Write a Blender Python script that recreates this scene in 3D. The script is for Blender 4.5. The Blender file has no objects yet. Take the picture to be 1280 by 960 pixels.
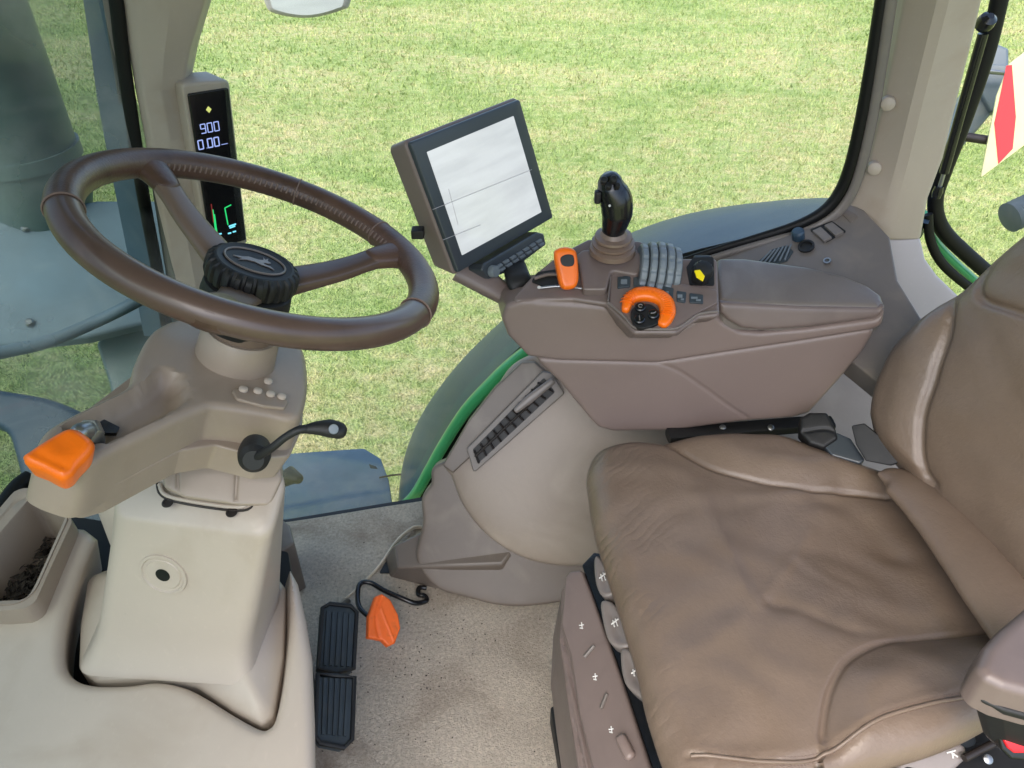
import bpy, bmesh, math, random
import numpy as np
from mathutils import Vector, Matrix, geometry

# ------------------------------------------------------------------ camera, sky, sun, exposure
S = bpy.context.scene
F, TH, H = 961.0, math.radians(38), 1.40
cam_d = bpy.data.cameras.new("camera")
cam = bpy.data.objects.new("camera", cam_d)
S.collection.objects.link(cam)
cam.location = (0, 0, H)
cam.rotation_euler = (math.pi / 2 - TH, 0, 0)
cam_d.sensor_width = 36.0
cam_d.lens = F / 1280 * 36.0
cam_d.clip_start = 0.02
cam_d.clip_end = 1000
S.camera = cam

SUN_EL, SUN_AZ = math.radians(56), math.radians(205)   # azimuth measured clockwise from +Y
W = bpy.data.worlds.new("World")
S.world = W
W.use_nodes = True
wn = W.node_tree.nodes
bg = wn["Background"]
sky = wn.new("ShaderNodeTexSky")
sky.sky_type = 'NISHITA'
sky.sun_disc = False
sky.sun_elevation = SUN_EL
sky.sun_rotation = SUN_AZ
sky.air_density = 1.0
sky.dust_density = 3.0
W.node_tree.links.new(sky.outputs[0], bg.inputs[0])
bg.inputs[1].default_value = 0.15
sun_d = bpy.data.lights.new("sun", 'SUN')
sun_d.energy = 1.5
sun_d.angle = math.radians(75)
sun_d.color = (1.0, 0.95, 0.88)
sun = bpy.data.objects.new("sun", sun_d)
S.collection.objects.link(sun)
sdir = Vector((math.sin(SUN_AZ) * math.cos(SUN_EL), math.cos(SUN_AZ) * math.cos(SUN_EL), math.sin(SUN_EL)))
sun.rotation_euler = sdir.to_track_quat('Z', 'Y').to_euler()
S.view_settings.view_transform = 'Standard'
S.view_settings.look = 'None'
S.view_settings.exposure = 1.62
S.view_settings.gamma = 1.0
S.render.engine = 'CYCLES'
S.cycles.use_denoising = True
S.cycles.max_bounces = 10
S.cycles.transparent_max_bounces = 16
S.cycles.caustics_reflective = False
S.cycles.caustics_refractive = False

# ------------------------------------------------------------------ pixel <-> world
c_, s_ = math.cos(TH), math.sin(TH)
FW = np.array([0, c_, -s_]); UP = np.array([0, s_, c_]); RT = np.array([1.0, 0, 0]); O = np.array([0, 0, H])
X3, Y3, Z3 = np.eye(3)

def ray(px, py): return FW + RT * (px - 640) / F - UP * (py - 480) / F

def P(px, py, z=None, y=None, x=None, d=None):
    r = ray(px, py)
    if z is not None: t = (z - H) / r[2]
    elif y is not None: t = y / r[1]
    elif x is not None: t = x / r[0]
    else: t = d
    return O + r * t

def nrm(v):
    v = np.asarray(v, float)
    return v / np.linalg.norm(v)

class Fr:                                   # a plane: origin o, axes u, v and outward normal n
    def __init__(s, o, n, u=None):
        s.o = np.asarray(o, float); s.n = nrm(n)
        u = np.asarray(u if u is not None else X3, float)
        u = u - s.n * (u @ s.n); s.u = nrm(u); s.v = np.cross(s.n, s.u)
    def hit(s, px, py):
        r = ray(px, py); t = ((s.o - O) @ s.n) / (r @ s.n)
        q = O + r * t - s.o
        return (q @ s.u, q @ s.v)
    def to2(s, pts):
        out = []
        for p in pts:
            if p[0] == 'w':
                q = np.array(p[1:4]) - s.o; out.append((q @ s.u, q @ s.v))
            elif p[0] == 'l': out.append((p[1], p[2]))
            else: out.append(s.hit(*p[:2]))
        return np.array(out)
    def up3(s, xy, h=0.0):
        xy = np.asarray(xy, float); h = np.asarray(h, float)
        return s.o + xy[..., :1] * s.u + xy[..., 1:2] * s.v + h[..., None] * s.n
    def off(s, h):
        return Fr(s.o + s.n * h, s.n, s.u)

def horiz(z): return Fr((0, 0, z), Z3, X3)
def vert(y): return Fr((0, y, 0), -Y3, X3)

def para(c, scale):                          # the four corners of a parallelogram seen at these pixels
    R = [ray(*p) for p in c]
    A = np.array([-R[1], R[2], -R[3]]).T
    d = np.array([1, *np.linalg.solve(A, -R[0])]) * scale
    return [O + r * k for r, k in zip(R, d)]

def cr(pts, n=8, closed=False):              # Catmull-Rom through the points
    p = np.asarray(pts, float); m = len(p); out = []
    for i in range(m if closed else m - 1):
        if closed: a, b, c, d = p[(i - 1) % m], p[i], p[(i + 1) % m], p[(i + 2) % m]
        else: a, b, c, d = p[max(i - 1, 0)], p[i], p[i + 1], p[min(i + 2, m - 1)]
        for k in range(n):
            t = k / n
            out.append(.5 * ((2 * b) + (c - a) * t + (2 * a - 5 * b + 4 * c - d) * t * t + (3 * b - a - 3 * c + d) * t ** 3))
    if not closed: out.append(p[-1])
    return np.array(out)

def fillet(pts, r, n=6):
    p = np.asarray(pts, float); m = len(p); out = []
    for i in range(m):
        a, b, c = p[i - 1], p[i], p[(i + 1) % m]
        u, v = a - b, c - b; lu, lv = np.linalg.norm(u), np.linalg.norm(v)
        if lu < 1e-9 or lv < 1e-9: continue
        u, v = u / lu, v / lv
        ang = math.acos(max(-1, min(1, u @ v)))
        if ang > 3.05: out.append(b); continue
        t = min(r / math.tan(ang / 2), lu * .45, lv * .45)
        q0, q1 = b + u * t, b + v * t
        for k in range(n + 1):
            s = k / n
            out.append((1 - s) ** 2 * q0 + 2 * s * (1 - s) * b + s * s * q1)
    return np.array(out)

def dens(p, step, closed=True):
    out = []
    m = len(p)
    for i in range(m if closed else m - 1):
        a, b = p[i], p[(i + 1) % m]
        k = max(1, int(math.ceil(np.linalg.norm(b - a) / step)))
        for j in range(k): out.append(a + (b - a) * j / k)
    if not closed: out.append(p[-1])
    return np.array(out)

def dpoly(q, p, closed=True):
    a = p; b = np.roll(p, -1, 0)
    if not closed: a, b = a[:-1], b[:-1]
    best = np.full(len(q), 1e9)
    for s in range(0, len(a), 64):
        A, B = a[s:s + 64], b[s:s + 64]
        ab = B - A; L = (ab ** 2).sum(1) + 1e-12
        t = np.clip(((q[:, None] - A) * ab).sum(2) / L, 0, 1)
        d = np.linalg.norm(q[:, None] - (A + t[..., None] * ab), axis=2).min(1)
        best = np.minimum(best, d)
    return best

def inside(q, p):
    r = np.zeros(len(q), bool); m = len(p)
    for i in range(m):
        (x1, y1), (x2, y2) = p[i], p[(i + 1) % m]
        if y1 == y2: continue
        c = ((y1 > q[:, 1]) != (y2 > q[:, 1])) & (q[:, 0] < (x2 - x1) * (q[:, 1] - y1) / (y2 - y1) + x1)
        r ^= c
    return r

# ------------------------------------------------------------------ objects
COL = S.collection
def thing(name, label, cat, loc, group=None):
    o = bpy.data.objects.new(name, None); COL.objects.link(o)
    o.location = tuple(float(k) for k in loc); o.empty_display_size = .05
    o["label"] = label; o["category"] = cat
    if group: o["group"] = group
    return o

def link(name, verts, faces, m, parent=None, smooth=True, angle=40, bevel=0, sub=0):
    me = bpy.data.meshes.new(name)
    me.from_pydata([tuple(map(float, v)) for v in verts], [], [tuple(int(i) for i in f) for f in faces])
    bm = bmesh.new(); bm.from_mesh(me)
    bmesh.ops.remove_doubles(bm, verts=bm.verts, dist=1e-6)
    bmesh.ops.recalc_face_normals(bm, faces=bm.faces)
    for f in bm.faces: f.smooth = smooth
    if smooth:
        for e in bm.edges:
            if len(e.link_faces) == 2 and e.calc_face_angle(0) > math.radians(angle): e.smooth = False
    bm.to_mesh(me); bm.free()
    o = bpy.data.objects.new(name, me); COL.objects.link(o)
    me.materials.append(m)
    if parent is not None:
        o.parent = parent
        o.matrix_parent_inverse = Matrix.Translation(-Vector(parent.location)) if parent.type == 'EMPTY' else Matrix.Identity(4)
    if bevel:
        b = o.modifiers.new("bevel", 'BEVEL'); b.width = bevel; b.segments = 3; b.limit_method = 'ANGLE'; b.angle_limit = math.radians(35)
    if sub:
        b = o.modifiers.new("sub", 'SUBSURF'); b.levels = sub; b.render_levels = sub
    return o

def solo(o, label, cat, group=None):
    o["label"] = label; o["category"] = cat
    if group: o["group"] = group
    return o

def struct(o):
    o["kind"] = "structure"; return o

class MB:                                    # collects several pieces into one mesh
    def __init__(s): s.v = []; s.f = []
    def add(s, v, f):
        n = len(s.v); s.v += [tuple(map(float, q)) for q in v]; s.f += [tuple(int(i) + n for i in g) for g in f]
    def build(s, name, m, parent=None, **k): return link(name, s.v, s.f, m, parent, **k)

def plate_geo(fr, ol, back, r, g, fn=None, grooves=(), bdir=None, nb=5, bscale=1.0, open_back=False):
    """a slab whose front face lies in frame fr: outline ol (2D), rounded edge r, wall running back by `back`"""
    area = ((ol[:, 0] * np.roll(ol[:, 1], -1)) - (np.roll(ol[:, 0], -1) * ol[:, 1])).sum()
    if area < 0: ol = ol[::-1]
    step = max(g * .8, 1e-4)
    ol = dens(ol, step)
    m = len(ol)
    pts = [ol]
    tan = np.roll(ol, -1, 0) - np.roll(ol, 1, 0)
    nin = np.stack([-tan[:, 1], tan[:, 0]], 1); nin /= (np.linalg.norm(nin, axis=1)[:, None] + 1e-12)
    if r > 0:
        for k in range(1, nb + 1):
            dd = r * (1 - math.cos(math.pi / 2 * k / nb))
            q = ol + nin * dd
            ok = (dpoly(q, ol) > dd * .97) & inside(q, ol)
            pts.append(q[ok])
    lo, hi = ol.min(0), ol.max(0)
    gx, gy = np.meshgrid(np.arange(lo[0], hi[0], g), np.arange(lo[1], hi[1], g))
    q = np.stack([gx.ravel(), gy.ravel()], 1)
    q += (np.arange(len(q)) % 7)[:, None] * 1e-5
    q = q[inside(q, ol)]
    if len(q): q = q[dpoly(q, ol) > max(r * 1.0, 0) + g * .45]
    done = []
    for gv in grooves:                       # rows of vertices that follow each seam
        if gv[1] > .0066: continue
        ln = dens(gv[0], g * .8, False); tg = np.gradient(ln, axis=0); tg /= np.linalg.norm(tg, axis=1)[:, None] + 1e-12
        nn = np.stack([-tg[:, 1], tg[:, 0]], 1)
        q = q[dpoly(q, ln, False) > gv[1] * 2 + g * .3]
        for k in (0, -.5, .5, -1, 1, -1.5, 1.5, -2, 2):
            e = ln + nn * gv[1] * k
            e = e[inside(e, ol)]
            if len(e): e = e[(dpoly(e, ol) > r * 1.05 + 1e-4) & (dpoly(e, ln, False) > abs(k) * gv[1] * .95)]
            for dl_ in done:
                if len(e): e = e[dpoly(e, dl_[0], False) > dl_[1] * 2 + 1e-4]
            if len(e): pts.append(e)
        done.append((ln, gv[1]))
    pts.append(q)
    allp = np.concatenate(pts)
    res = geometry.delaunay_2d_cdt([Vector(p) for p in allp], [], [list(range(m))], 1, 1e-7)
    V2 = np.array([tuple(v) for v in res[0]])
    d = dpoly(V2, ol)
    h = np.zeros(len(V2))
    if r > 0:
        t = np.clip(d, 0, r); h = -(r - np.sqrt(np.maximum(r * r - (r - t) ** 2, 0)))
    if fn is not None: h = h + fn(V2, d)
    for gv in grooves:
        line, w, dep = gv[:3]
        fade = np.clip(d / (r + 1e-6), 0, 1) if r > 0 else 1
        h = h + dep * np.exp(-(dpoly(V2, line, False) / w) ** 2) * fade
    V3 = fr.up3(V2, h)
    faces = [f for f in res[2]]
    # boundary ring
    key = {}
    for i, v in enumerate(V2): key[(round(v[0], 6), round(v[1], 6))] = i
    ring = [key.get((round(p[0], 6), round(p[1], 6))) for p in ol]
    ring = [i for i in ring if i is not None]
    n0 = len(V3); V3 = list(V3)
    bd = np.asarray(bdir, float) if bdir is not None else -fr.n * back
    cen = np.mean([V3[i] for i in ring], 0)
    for i in ring:
        p = V3[i]
        V3.append(cen + (p - cen) * bscale + bd)
    mm = len(ring)
    for i in range(mm):
        j = (i + 1) % mm
        faces.append((ring[i], n0 + i, n0 + j, ring[j]))
    if not open_back: faces.append(tuple(n0 + i for i in range(mm)))
    return V3, faces

def plate(name, m, fr, pts, back=.01, r=.003, g=.01, mode='poly', rc=.004, parent=None, fn=None, grooves=(), bdir=None, nb=5, angle=50, mb=None, bscale=1.0):
    p2 = fr.to2(pts)
    ol = cr(p2, 8, True) if mode == 'smooth' else (fillet(p2, rc) if rc else p2)
    gr = [(cr(fr.to2(l), 8), w, dpt) for l, w, dpt in grooves]
    v, f = plate_geo(fr, ol, back, r, g, fn, gr, bdir, nb, bscale)
    if mb is not None: mb.add(v, f); return None
    return link(name, v, f, m, parent, angle=angle)

def sup(n, a, b, e=2.0):
    t = np.linspace(0, 2 * np.pi, n, endpoint=False)
    c, s = np.cos(t), np.sin(t)
    return np.stack([a * np.sign(c) * np.abs(c) ** (2 / e), b * np.sign(s) * np.abs(s) ** (2 / e)], 1)

def sweep_geo(path, wa, wb=None, e=2.0, up=None, n=16, cap=True, closed=False, dome=False):
    path = np.asarray(path, float); m = len(path)
    wa = np.interp(np.linspace(0, 1, m), np.linspace(0, 1, len(np.atleast_1d(wa))), np.atleast_1d(wa))
    wb = wa if wb is None else np.interp(np.linspace(0, 1, m), np.linspace(0, 1, len(np.atleast_1d(wb))), np.atleast_1d(wb))
    if closed: tan = np.roll(path, -1, 0) - np.roll(path, 1, 0)
    else: tan = np.gradient(path, axis=0)
    tan /= np.linalg.norm(tan, axis=1)[:, None] + 1e-12
    V = []; up0 = nrm(up) if up is not None else (Z3 if abs(tan[0][2]) < .9 else X3)
    for i in range(m):
        b = up0 - tan[i] * (up0 @ tan[i]); b = nrm(b); a = np.cross(b, tan[i])
        if up is None: up0 = b
        for q in sup(n, wa[i], wb[i], e): V.append(path[i] + a * q[0] + b * q[1])
    Fc = []
    for i in range(m if closed else m - 1):
        j = (i + 1) % m
        for k in range(n):
            l = (k + 1) % n
            Fc.append((i * n + k, i * n + l, j * n + l, j * n + k))
    if cap and not closed:
        if dome:
            for end, sgn in ((0, -1), (m - 1, 1)):
                r = min(wa[end], wb[end]); base = end * n; prev = base; cen = path[end]
                for kk in range(1, 4):
                    al = math.pi / 2 * kk / 4; st = len(V)
                    for k in range(n):
                        V.append(cen + (np.array(V[base + k]) - cen) * math.cos(al) + tan[end] * sgn * r * math.sin(al))
                    for k in range(n): Fc.append((prev + k, prev + (k + 1) % n, st + (k + 1) % n, st + k))
                    prev = st
                Fc.append(tuple(prev + k for k in range(n)))
        else:
            Fc.append(tuple(range(n))); Fc.append(tuple((m - 1) * n + k for k in range(n)))
    return V, Fc

def sweep(name, m, path, wa, wb=None, parent=None, mb=None, angle=45, **k):
    v, f = sweep_geo(path, wa, wb, **k)
    if mb is not None: mb.add(v, f); return None
    return link(name, v, f, m, parent, angle=angle)

def lathe_geo(prof, o, ax, n=40, u=None, ripple=None):
    ax = nrm(ax); u = np.asarray(u if u is not None else (X3 if abs(ax[0]) < .9 else Y3), float)
    u = nrm(u - ax * (u @ ax)); v = np.cross(ax, u); V = []; Fc = []
    for i, (r, h) in enumerate(prof):
        for k in range(n):
            t = 2 * math.pi * k / n; rr = r * (ripple(i, t) if ripple else 1)
            V.append(np.asarray(o) + ax * h + u * rr * math.cos(t) + v * rr * math.sin(t))
    for i in range(len(prof) - 1):
        for k in range(n):
            l = (k + 1) % n; Fc.append((i * n + k, i * n + l, (i + 1) * n + l, (i + 1) * n + k))
    Fc.append(tuple(range(n))); Fc.append(tuple((len(prof) - 1) * n + k for k in range(n)))
    return V, Fc

def lathe(name, m, prof, o, ax, parent=None, mb=None, angle=35, **k):
    v, f = lathe_geo(prof, o, ax, **k)
    if mb is not None: mb.add(v, f); return None
    return link(name, v, f, m, parent, angle=angle)

def box_geo(c, sx, sy, sz, R=None):
    R = np.eye(3) if R is None else np.asarray(R)
    V = [np.asarray(c) + R[0] * a * sx / 2 + R[1] * b * sy / 2 + R[2] * d * sz / 2 for a in (-1, 1) for b in (-1, 1) for d in (-1, 1)]
    return V, [(0, 1, 3, 2), (4, 6, 7, 5), (0, 4, 5, 1), (2, 3, 7, 6), (0, 2, 6, 4), (1, 5, 7, 3)]

def box(name, m, c, sx, sy, sz, R=None, parent=None, bevel=.002, mb=None):
    v, f = box_geo(c, sx, sy, sz, R)
    if mb is not None: mb.add(v, f); return None
    return link(name, v, f, m, parent, angle=30, bevel=bevel)

def loft(name, m, rings, parent=None, cap=True, angle=40, bevel=0, sub=0, closed=True, mb=None):
    n = len(rings[0]); V = [p for r in rings for p in r]; Fc = []
    for i in range(len(rings) - 1):
        for k in range(n if closed else n - 1):
            l = (k + 1) % n; Fc.append((i * n + k, i * n + l, (i + 1) * n + l, (i + 1) * n + k))
    if cap: Fc.append(tuple(range(n))); Fc.append(tuple((len(rings) - 1) * n + k for k in range(n)))
    if mb is not None: mb.add(V, Fc); return None
    return link(name, V, Fc, m, parent, angle=angle, bevel=bevel, sub=sub)

# ------------------------------------------------------------------ materials
def lin(c):
    return tuple((k / 255 / 12.92 if k / 255 <= .04045 else ((k / 255 + .055) / 1.055) ** 2.4) for k in c) + (1,)

def mat(name, rgb, rough=.5, var=.12, vs=6, bump=.1, bs=400, bd=.0006, rgb2=None, metal=0, spec=.5, coat=0, stains=None, bump2=None, emit=None, es=1, rvar=.1, stretch=None, grain=.10):
    M = bpy.data.materials.new(name); M.use_nodes = True
    nt = M.node_tree; N = nt.nodes; L = nt.links; B = N["Principled BSDF"]
    tc = N.new("ShaderNodeTexCoord"); src = tc.outputs["Object"]
    if stretch:
        mp = N.new("ShaderNodeMapping"); mp.inputs["Scale"].default_value = stretch; L.new(src, mp.inputs[0]); src = mp.outputs[0]
    n1 = N.new("ShaderNodeTexNoise"); n1.inputs["Scale"].default_value = vs; n1.inputs["Detail"].default_value = 8; n1.inputs["Roughness"].default_value = .65
    L.new(src, n1.inputs["Vector"])
    rp = N.new("ShaderNodeValToRGB"); rp.color_ramp.elements[0].position = .3; rp.color_ramp.elements[1].position = .7
    c = lin(rgb); c2 = lin(rgb2) if rgb2 else tuple(k * (1 - var) for k in c[:3]) + (1,)
    c1 = c if rgb2 else tuple(min(1, k * (1 + var * .6)) for k in c[:3]) + (1,)
    rp.color_ramp.elements[0].color = c2; rp.color_ramp.elements[1].color = c1
    L.new(n1.outputs[0], rp.inputs[0]); colo = rp.outputs[0]
    if stains:
        scol, ss, lo, hi, amt = stains
        n2 = N.new("ShaderNodeTexNoise"); n2.inputs["Scale"].default_value = ss; n2.inputs["Detail"].default_value = 6; n2.inputs["Distortion"].default_value = .6
        L.new(tc.outputs["Object"], n2.inputs["Vector"])
        r2 = N.new("ShaderNodeMapRange"); r2.inputs[1].default_value = lo; r2.inputs[2].default_value = hi; r2.inputs[4].default_value = amt
        L.new(n2.outputs[0], r2.inputs[0])
        mx = N.new("ShaderNodeMixRGB"); mx.inputs[2].default_value = lin(scol); L.new(r2.outputs[0], mx.inputs[0]); L.new(colo, mx.inputs[1]); colo = mx.outputs[0]
    if grain:
        sg = N.new("ShaderNodeTexNoise"); sg.inputs["Scale"].default_value = 150; sg.inputs["Detail"].default_value = 5
        mg = N.new("ShaderNodeMapping"); mg.inputs["Scale"].default_value = (1, .5, .8); mg.inputs["Rotation"].default_value = (.3, .5, .8); L.new(tc.outputs["Object"], mg.inputs[0]); L.new(mg.outputs[0], sg.inputs["Vector"])
        rg = N.new("ShaderNodeMapRange"); rg.inputs[1].default_value = .60; rg.inputs[2].default_value = .80; rg.inputs[4].default_value = grain * .6; L.new(sg.outputs[0], rg.inputs[0])
        xg = N.new("ShaderNodeMixRGB"); xg.inputs[2].default_value = tuple(min(1, k * 1.9 + .03) for k in c[:3]) + (1,); L.new(rg.outputs[0], xg.inputs[0]); L.new(colo, xg.inputs[1]); colo = xg.outputs[0]
        sd = N.new("ShaderNodeTexNoise"); sd.inputs["Scale"].default_value = 75; sd.inputs["Detail"].default_value = 8; sd.inputs["Roughness"].default_value = .8; L.new(tc.outputs["Object"], sd.inputs["Vector"])
        rd = N.new("ShaderNodeMapRange"); rd.inputs[1].default_value = .62; rd.inputs[2].default_value = .74; rd.inputs[4].default_value = grain * 2.2; L.new(sd.outputs[0], rd.inputs[0])
        xd = N.new("ShaderNodeMixRGB"); xd.inputs[2].default_value = tuple(k * .35 for k in c[:3]) + (1,); L.new(rd.outputs[0], xd.inputs[0]); L.new(colo, xd.inputs[1]); colo = xd.outputs[0]
    L.new(colo, B.inputs["Base Color"])
    rr = N.new("ShaderNodeMapRange"); rr.inputs[3].default_value = max(.02, rough - rvar); rr.inputs[4].default_value = min(1, rough + rvar)
    L.new(n1.outputs[0], rr.inputs[0]); L.new(rr.outputs[0], B.inputs["Roughness"])
    B.inputs["Metallic"].default_value = metal; B.inputs["Specular IOR Level"].default_value = spec; B.inputs["Coat Weight"].default_value = coat
    if emit:
        B.inputs["Emission Color"].default_value = lin(emit); B.inputs["Emission Strength"].default_value = es
    if bump:
        nb = N.new("ShaderNodeTexNoise"); nb.inputs["Scale"].default_value = bs; nb.inputs["Detail"].default_value = 3
        L.new(tc.outputs["Object"], nb.inputs["Vector"])
        bp = N.new("ShaderNodeBump"); bp.inputs["Strength"].default_value = bump; bp.inputs["Distance"].default_value = bd
        L.new(nb.outputs[0], bp.inputs["Height"]); last = bp
        if bump2:
            kind, sc, st, ds = bump2[:4]
            if kind == 'vor':
                t2 = N.new("ShaderNodeTexVoronoi"); t2.feature = 'DISTANCE_TO_EDGE'; t2.inputs["Scale"].default_value = sc; o2 = t2.outputs["Distance"]
            else:
                t2 = N.new("ShaderNodeTexNoise"); t2.inputs["Scale"].default_value = sc; t2.inputs["Detail"].default_value = 5; t2.inputs["Distortion"].default_value = 1.0; o2 = t2.outputs[0]
            v2 = tc.outputs["Object"]
            if len(bump2) > 4:
                mp2 = N.new("ShaderNodeMapping"); mp2.inputs["Scale"].default_value = bump2[4]; L.new(v2, mp2.inputs[0]); v2 = mp2.outputs[0]
            L.new(v2, t2.inputs["Vector"])
            b2 = N.new("ShaderNodeBump"); b2.inputs["Strength"].default_value = st; b2.inputs["Distance"].default_value = ds
            L.new(o2, b2.inputs["Height"]); L.new(bp.outputs[0], b2.inputs["Normal"]); last = b2
        L.new(last.outputs[0], B.inputs["Normal"])
    return M

M_beige = mat("beige_plastic", (178, 164, 150), .38, .06, 3, .25, 900, .0004, stains=((150, 132, 112), 7, .56, .8, .5))
M_pod = mat("taupe_plastic", (150, 134, 119), .42, .08, 5, .3, 900, .0004, stains=((120, 104, 88), 9, .55, .8, .5))
M_wheel = mat("brown_wheel_plastic", (84, 66, 58), .34, .10, 12, .12, 500, .0003, coat=.15, stains=((46, 32, 27), 14, .5, .75, .6))
M_wleather = mat("brown_wheel_leather", (84, 62, 52), .38, .2, 20, .35, 260, .001, stains=((50, 34, 28), 18, .5, .75, .7), bump2=('vor', 320, .25, .0006))
M_spoke = mat("brown_spoke", (112, 94, 82), .4, .1, 10, .2, 500, .0004)
M_mauve = mat("mauve_plastic", (117, 102, 96), .40, .05, 4, .35, 1100, .0004, stains=((104, 88, 84), 5, .55, .8, .4))
M_mauve_d = mat("mauve_dark_plastic", (108, 95, 90), .38, .08, 6, .3, 1100, .0004, stains=((80, 70, 66), 12, .5, .8, .5))
M_lid = mat("lid_plastic", (102, 94, 88), .36, .12, 9, .45, 700, .0006, stains=((138, 130, 122), 10, .5, .85, .55))
M_black = mat("black_rubber", (20, 20, 21), .58, .2, 15, .25, 500, .0005)
M_blackg = mat("black_gloss", (16, 17, 20), .22, .2, 15, .05, 500, .0003)
M_rubber = mat("pedal_rubber", (50, 60, 67), .55, .2, 25, .4, 600, .0008, stains=((84, 80, 72), 30, .55, .8, .4))
M_orange = mat("orange_plastic", (238, 110, 14), .34, .08, 14, .12, 700, .0003, stains=((190, 84, 12), 30, .58, .8, .5))
M_orange2 = mat("orange_pedal_plastic", (236, 104, 34), .5, .1, 20, .2, 500, .0004, stains=((150, 80, 40), 40, .58, .8, .6))
M_metal = mat("worn_metal", (150, 152, 154), .35, .15, 20, .1, 500, .0003, metal=.9)
M_dmetal = mat("dark_metal", (52, 46, 44), .45, .2, 30, .3, 300, .0006, metal=.4)
M_carpet = mat("carpet", (200, 188, 172), .97, .30, 160, 1.0, 520, .006, stains=((118, 96, 78), 5.0, .53, .74, .7), bump2=('noise', 180, .8, .004), spec=.1)
M_leather = mat("seat_leather", (114, 98, 85), .38, .20, 5, .5, 180, .0010, stains=((104, 86, 70), 6, .48, .75, .6), bump2=('vor', 260, .3, .0007))
def add_wrinkles(M, sc=9, st=.35, ds=.004, scale=(1, .45, 1)):
    nt = M.node_tree; N = nt.nodes; L = nt.links; B = N["Principled BSDF"]
    prev = B.inputs["Normal"].links[0].from_socket
    tc = N.new("ShaderNodeTexCoord"); mp = N.new("ShaderNodeMapping"); mp.inputs["Scale"].default_value = scale; mp.inputs["Rotation"].default_value = (0, 0, .5); L.new(tc.outputs["Object"], mp.inputs[0])
    n = N.new("ShaderNodeTexNoise"); n.inputs["Scale"].default_value = sc; n.inputs["Detail"].default_value = 3; n.inputs["Distortion"].default_value = 1.2; L.new(mp.outputs[0], n.inputs["Vector"])
    a = N.new("ShaderNodeMath"); a.operation = 'SUBTRACT'; a.inputs[1].default_value = .5; L.new(n.outputs[0], a.inputs[0])
    b = N.new("ShaderNodeMath"); b.operation = 'ABSOLUTE'; L.new(a.outputs[0], b.inputs[0])
    c = N.new("ShaderNodeMath"); c.operation = 'POWER'; c.inputs[1].default_value = .45; L.new(b.outputs[0], c.inputs[0])
    bp = N.new("ShaderNodeBump"); bp.inputs["Strength"].default_value = st; bp.inputs["Distance"].default_value = ds; L.new(c.outputs[0], bp.inputs["Height"]); L.new(prev, bp.inputs["Normal"]); L.new(bp.outputs[0], B.inputs["Normal"])
add_wrinkles(M_leather, 7, .22, .003)
def edge_wrinkles(M):
    nt = M.node_tree; N = nt.nodes; L = nt.links; B = N["Principled BSDF"]
    prev = B.inputs["Normal"].links[0].from_socket
    tc = N.new("ShaderNodeTexCoord"); sp = N.new("ShaderNodeSeparateXYZ"); L.new(tc.outputs["Object"], sp.inputs[0])
    mk = N.new("ShaderNodeMapRange"); mk.inputs[1].default_value = .27; mk.inputs[2].default_value = .13; L.new(sp.outputs[0], mk.inputs[0])
    n0 = N.new("ShaderNodeTexNoise"); n0.inputs["Scale"].default_value = 11; L.new(tc.outputs["Object"], n0.inputs["Vector"])
    mk2 = N.new("ShaderNodeMapRange"); mk2.inputs[1].default_value = .40; mk2.inputs[2].default_value = .62; L.new(n0.outputs[0], mk2.inputs[0])
    mm = N.new("ShaderNodeMath"); mm.operation = 'MULTIPLY'; L.new(mk.outputs[0], mm.inputs[0]); L.new(mk2.outputs[0], mm.inputs[1])
    mp = N.new("ShaderNodeMapping"); mp.inputs["Rotation"].default_value = (0, 0, .95); L.new(tc.outputs["Object"], mp.inputs[0])
    w = N.new("ShaderNodeTexWave"); w.inputs["Scale"].default_value = 21; w.inputs["Distortion"].default_value = 14; w.inputs["Detail"].default_value = 3; w.inputs["Detail Scale"].default_value = .45; L.new(mp.outputs[0], w.inputs["Vector"])
    pw = N.new("ShaderNodeMath"); pw.operation = 'POWER'; pw.inputs[1].default_value = .35; L.new(w.outputs["Fac"], pw.inputs[0])
    ml = N.new("ShaderNodeMath"); ml.operation = 'MULTIPLY'; L.new(pw.outputs[0], ml.inputs[0]); L.new(mm.outputs[0], ml.inputs[1])
    bp = N.new("ShaderNodeBump"); bp.inputs["Strength"].default_value = .7; bp.inputs["Distance"].default_value = .002; L.new(ml.outputs[0], bp.inputs["Height"]); L.new(prev, bp.inputs["Normal"]); L.new(bp.outputs[0], B.inputs["Normal"])
edge_wrinkles(M_leather)
M_pillar = mat("pillar_plastic", (168, 155, 142), .5, .08, 4, .3, 800, .0005, stains=((140, 118, 92), 6, .54, .8, .6), stretch=(1, 1, .4))
M_cover = mat("grey_cover_plastic", (172, 166, 168), .5, .04, 5, .2, 800, .0004)
M_trim = mat("dark_trim_plastic", (108, 101, 96), .45, .08, 6, .3, 800, .0005, stains=((138, 126, 112), 14, .5, .8, .5))
M_base = mat("base_trim_plastic", (100, 90, 82), .45, .12, 7, .3, 800, .0005, stains=((138, 128, 116), 9, .5, .8, .6))
M_dome = mat("arch_plastic", (138, 126, 115), .42, .1, 3.5, .3, 900, .0005, stains=((164, 153, 140), 5, .5, .78, .6), bump2=('noise', 9, .15, .01))
M_green = mat("green_paint", (66, 164, 104), .3, .06, 5, .05, 300, .0002, coat=.4)
M_fender = mat("slate_fender_plastic", (46, 66, 82), .42, .1, 6, .35, 500, .0008, stains=((84, 92, 96), 5, .5, .8, .4))
M_slate = mat("slate_plastic", (72, 93, 108), .5, .15, 8, .3, 300, .0008, stains=((112, 120, 122), 9, .5, .78, .5))
M_pale = mat("pale_slate_panel", (128, 146, 156), .5, .18, 6, .3, 300, .0008, stains=((160, 170, 172), 9, .5, .78, .6))
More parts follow.
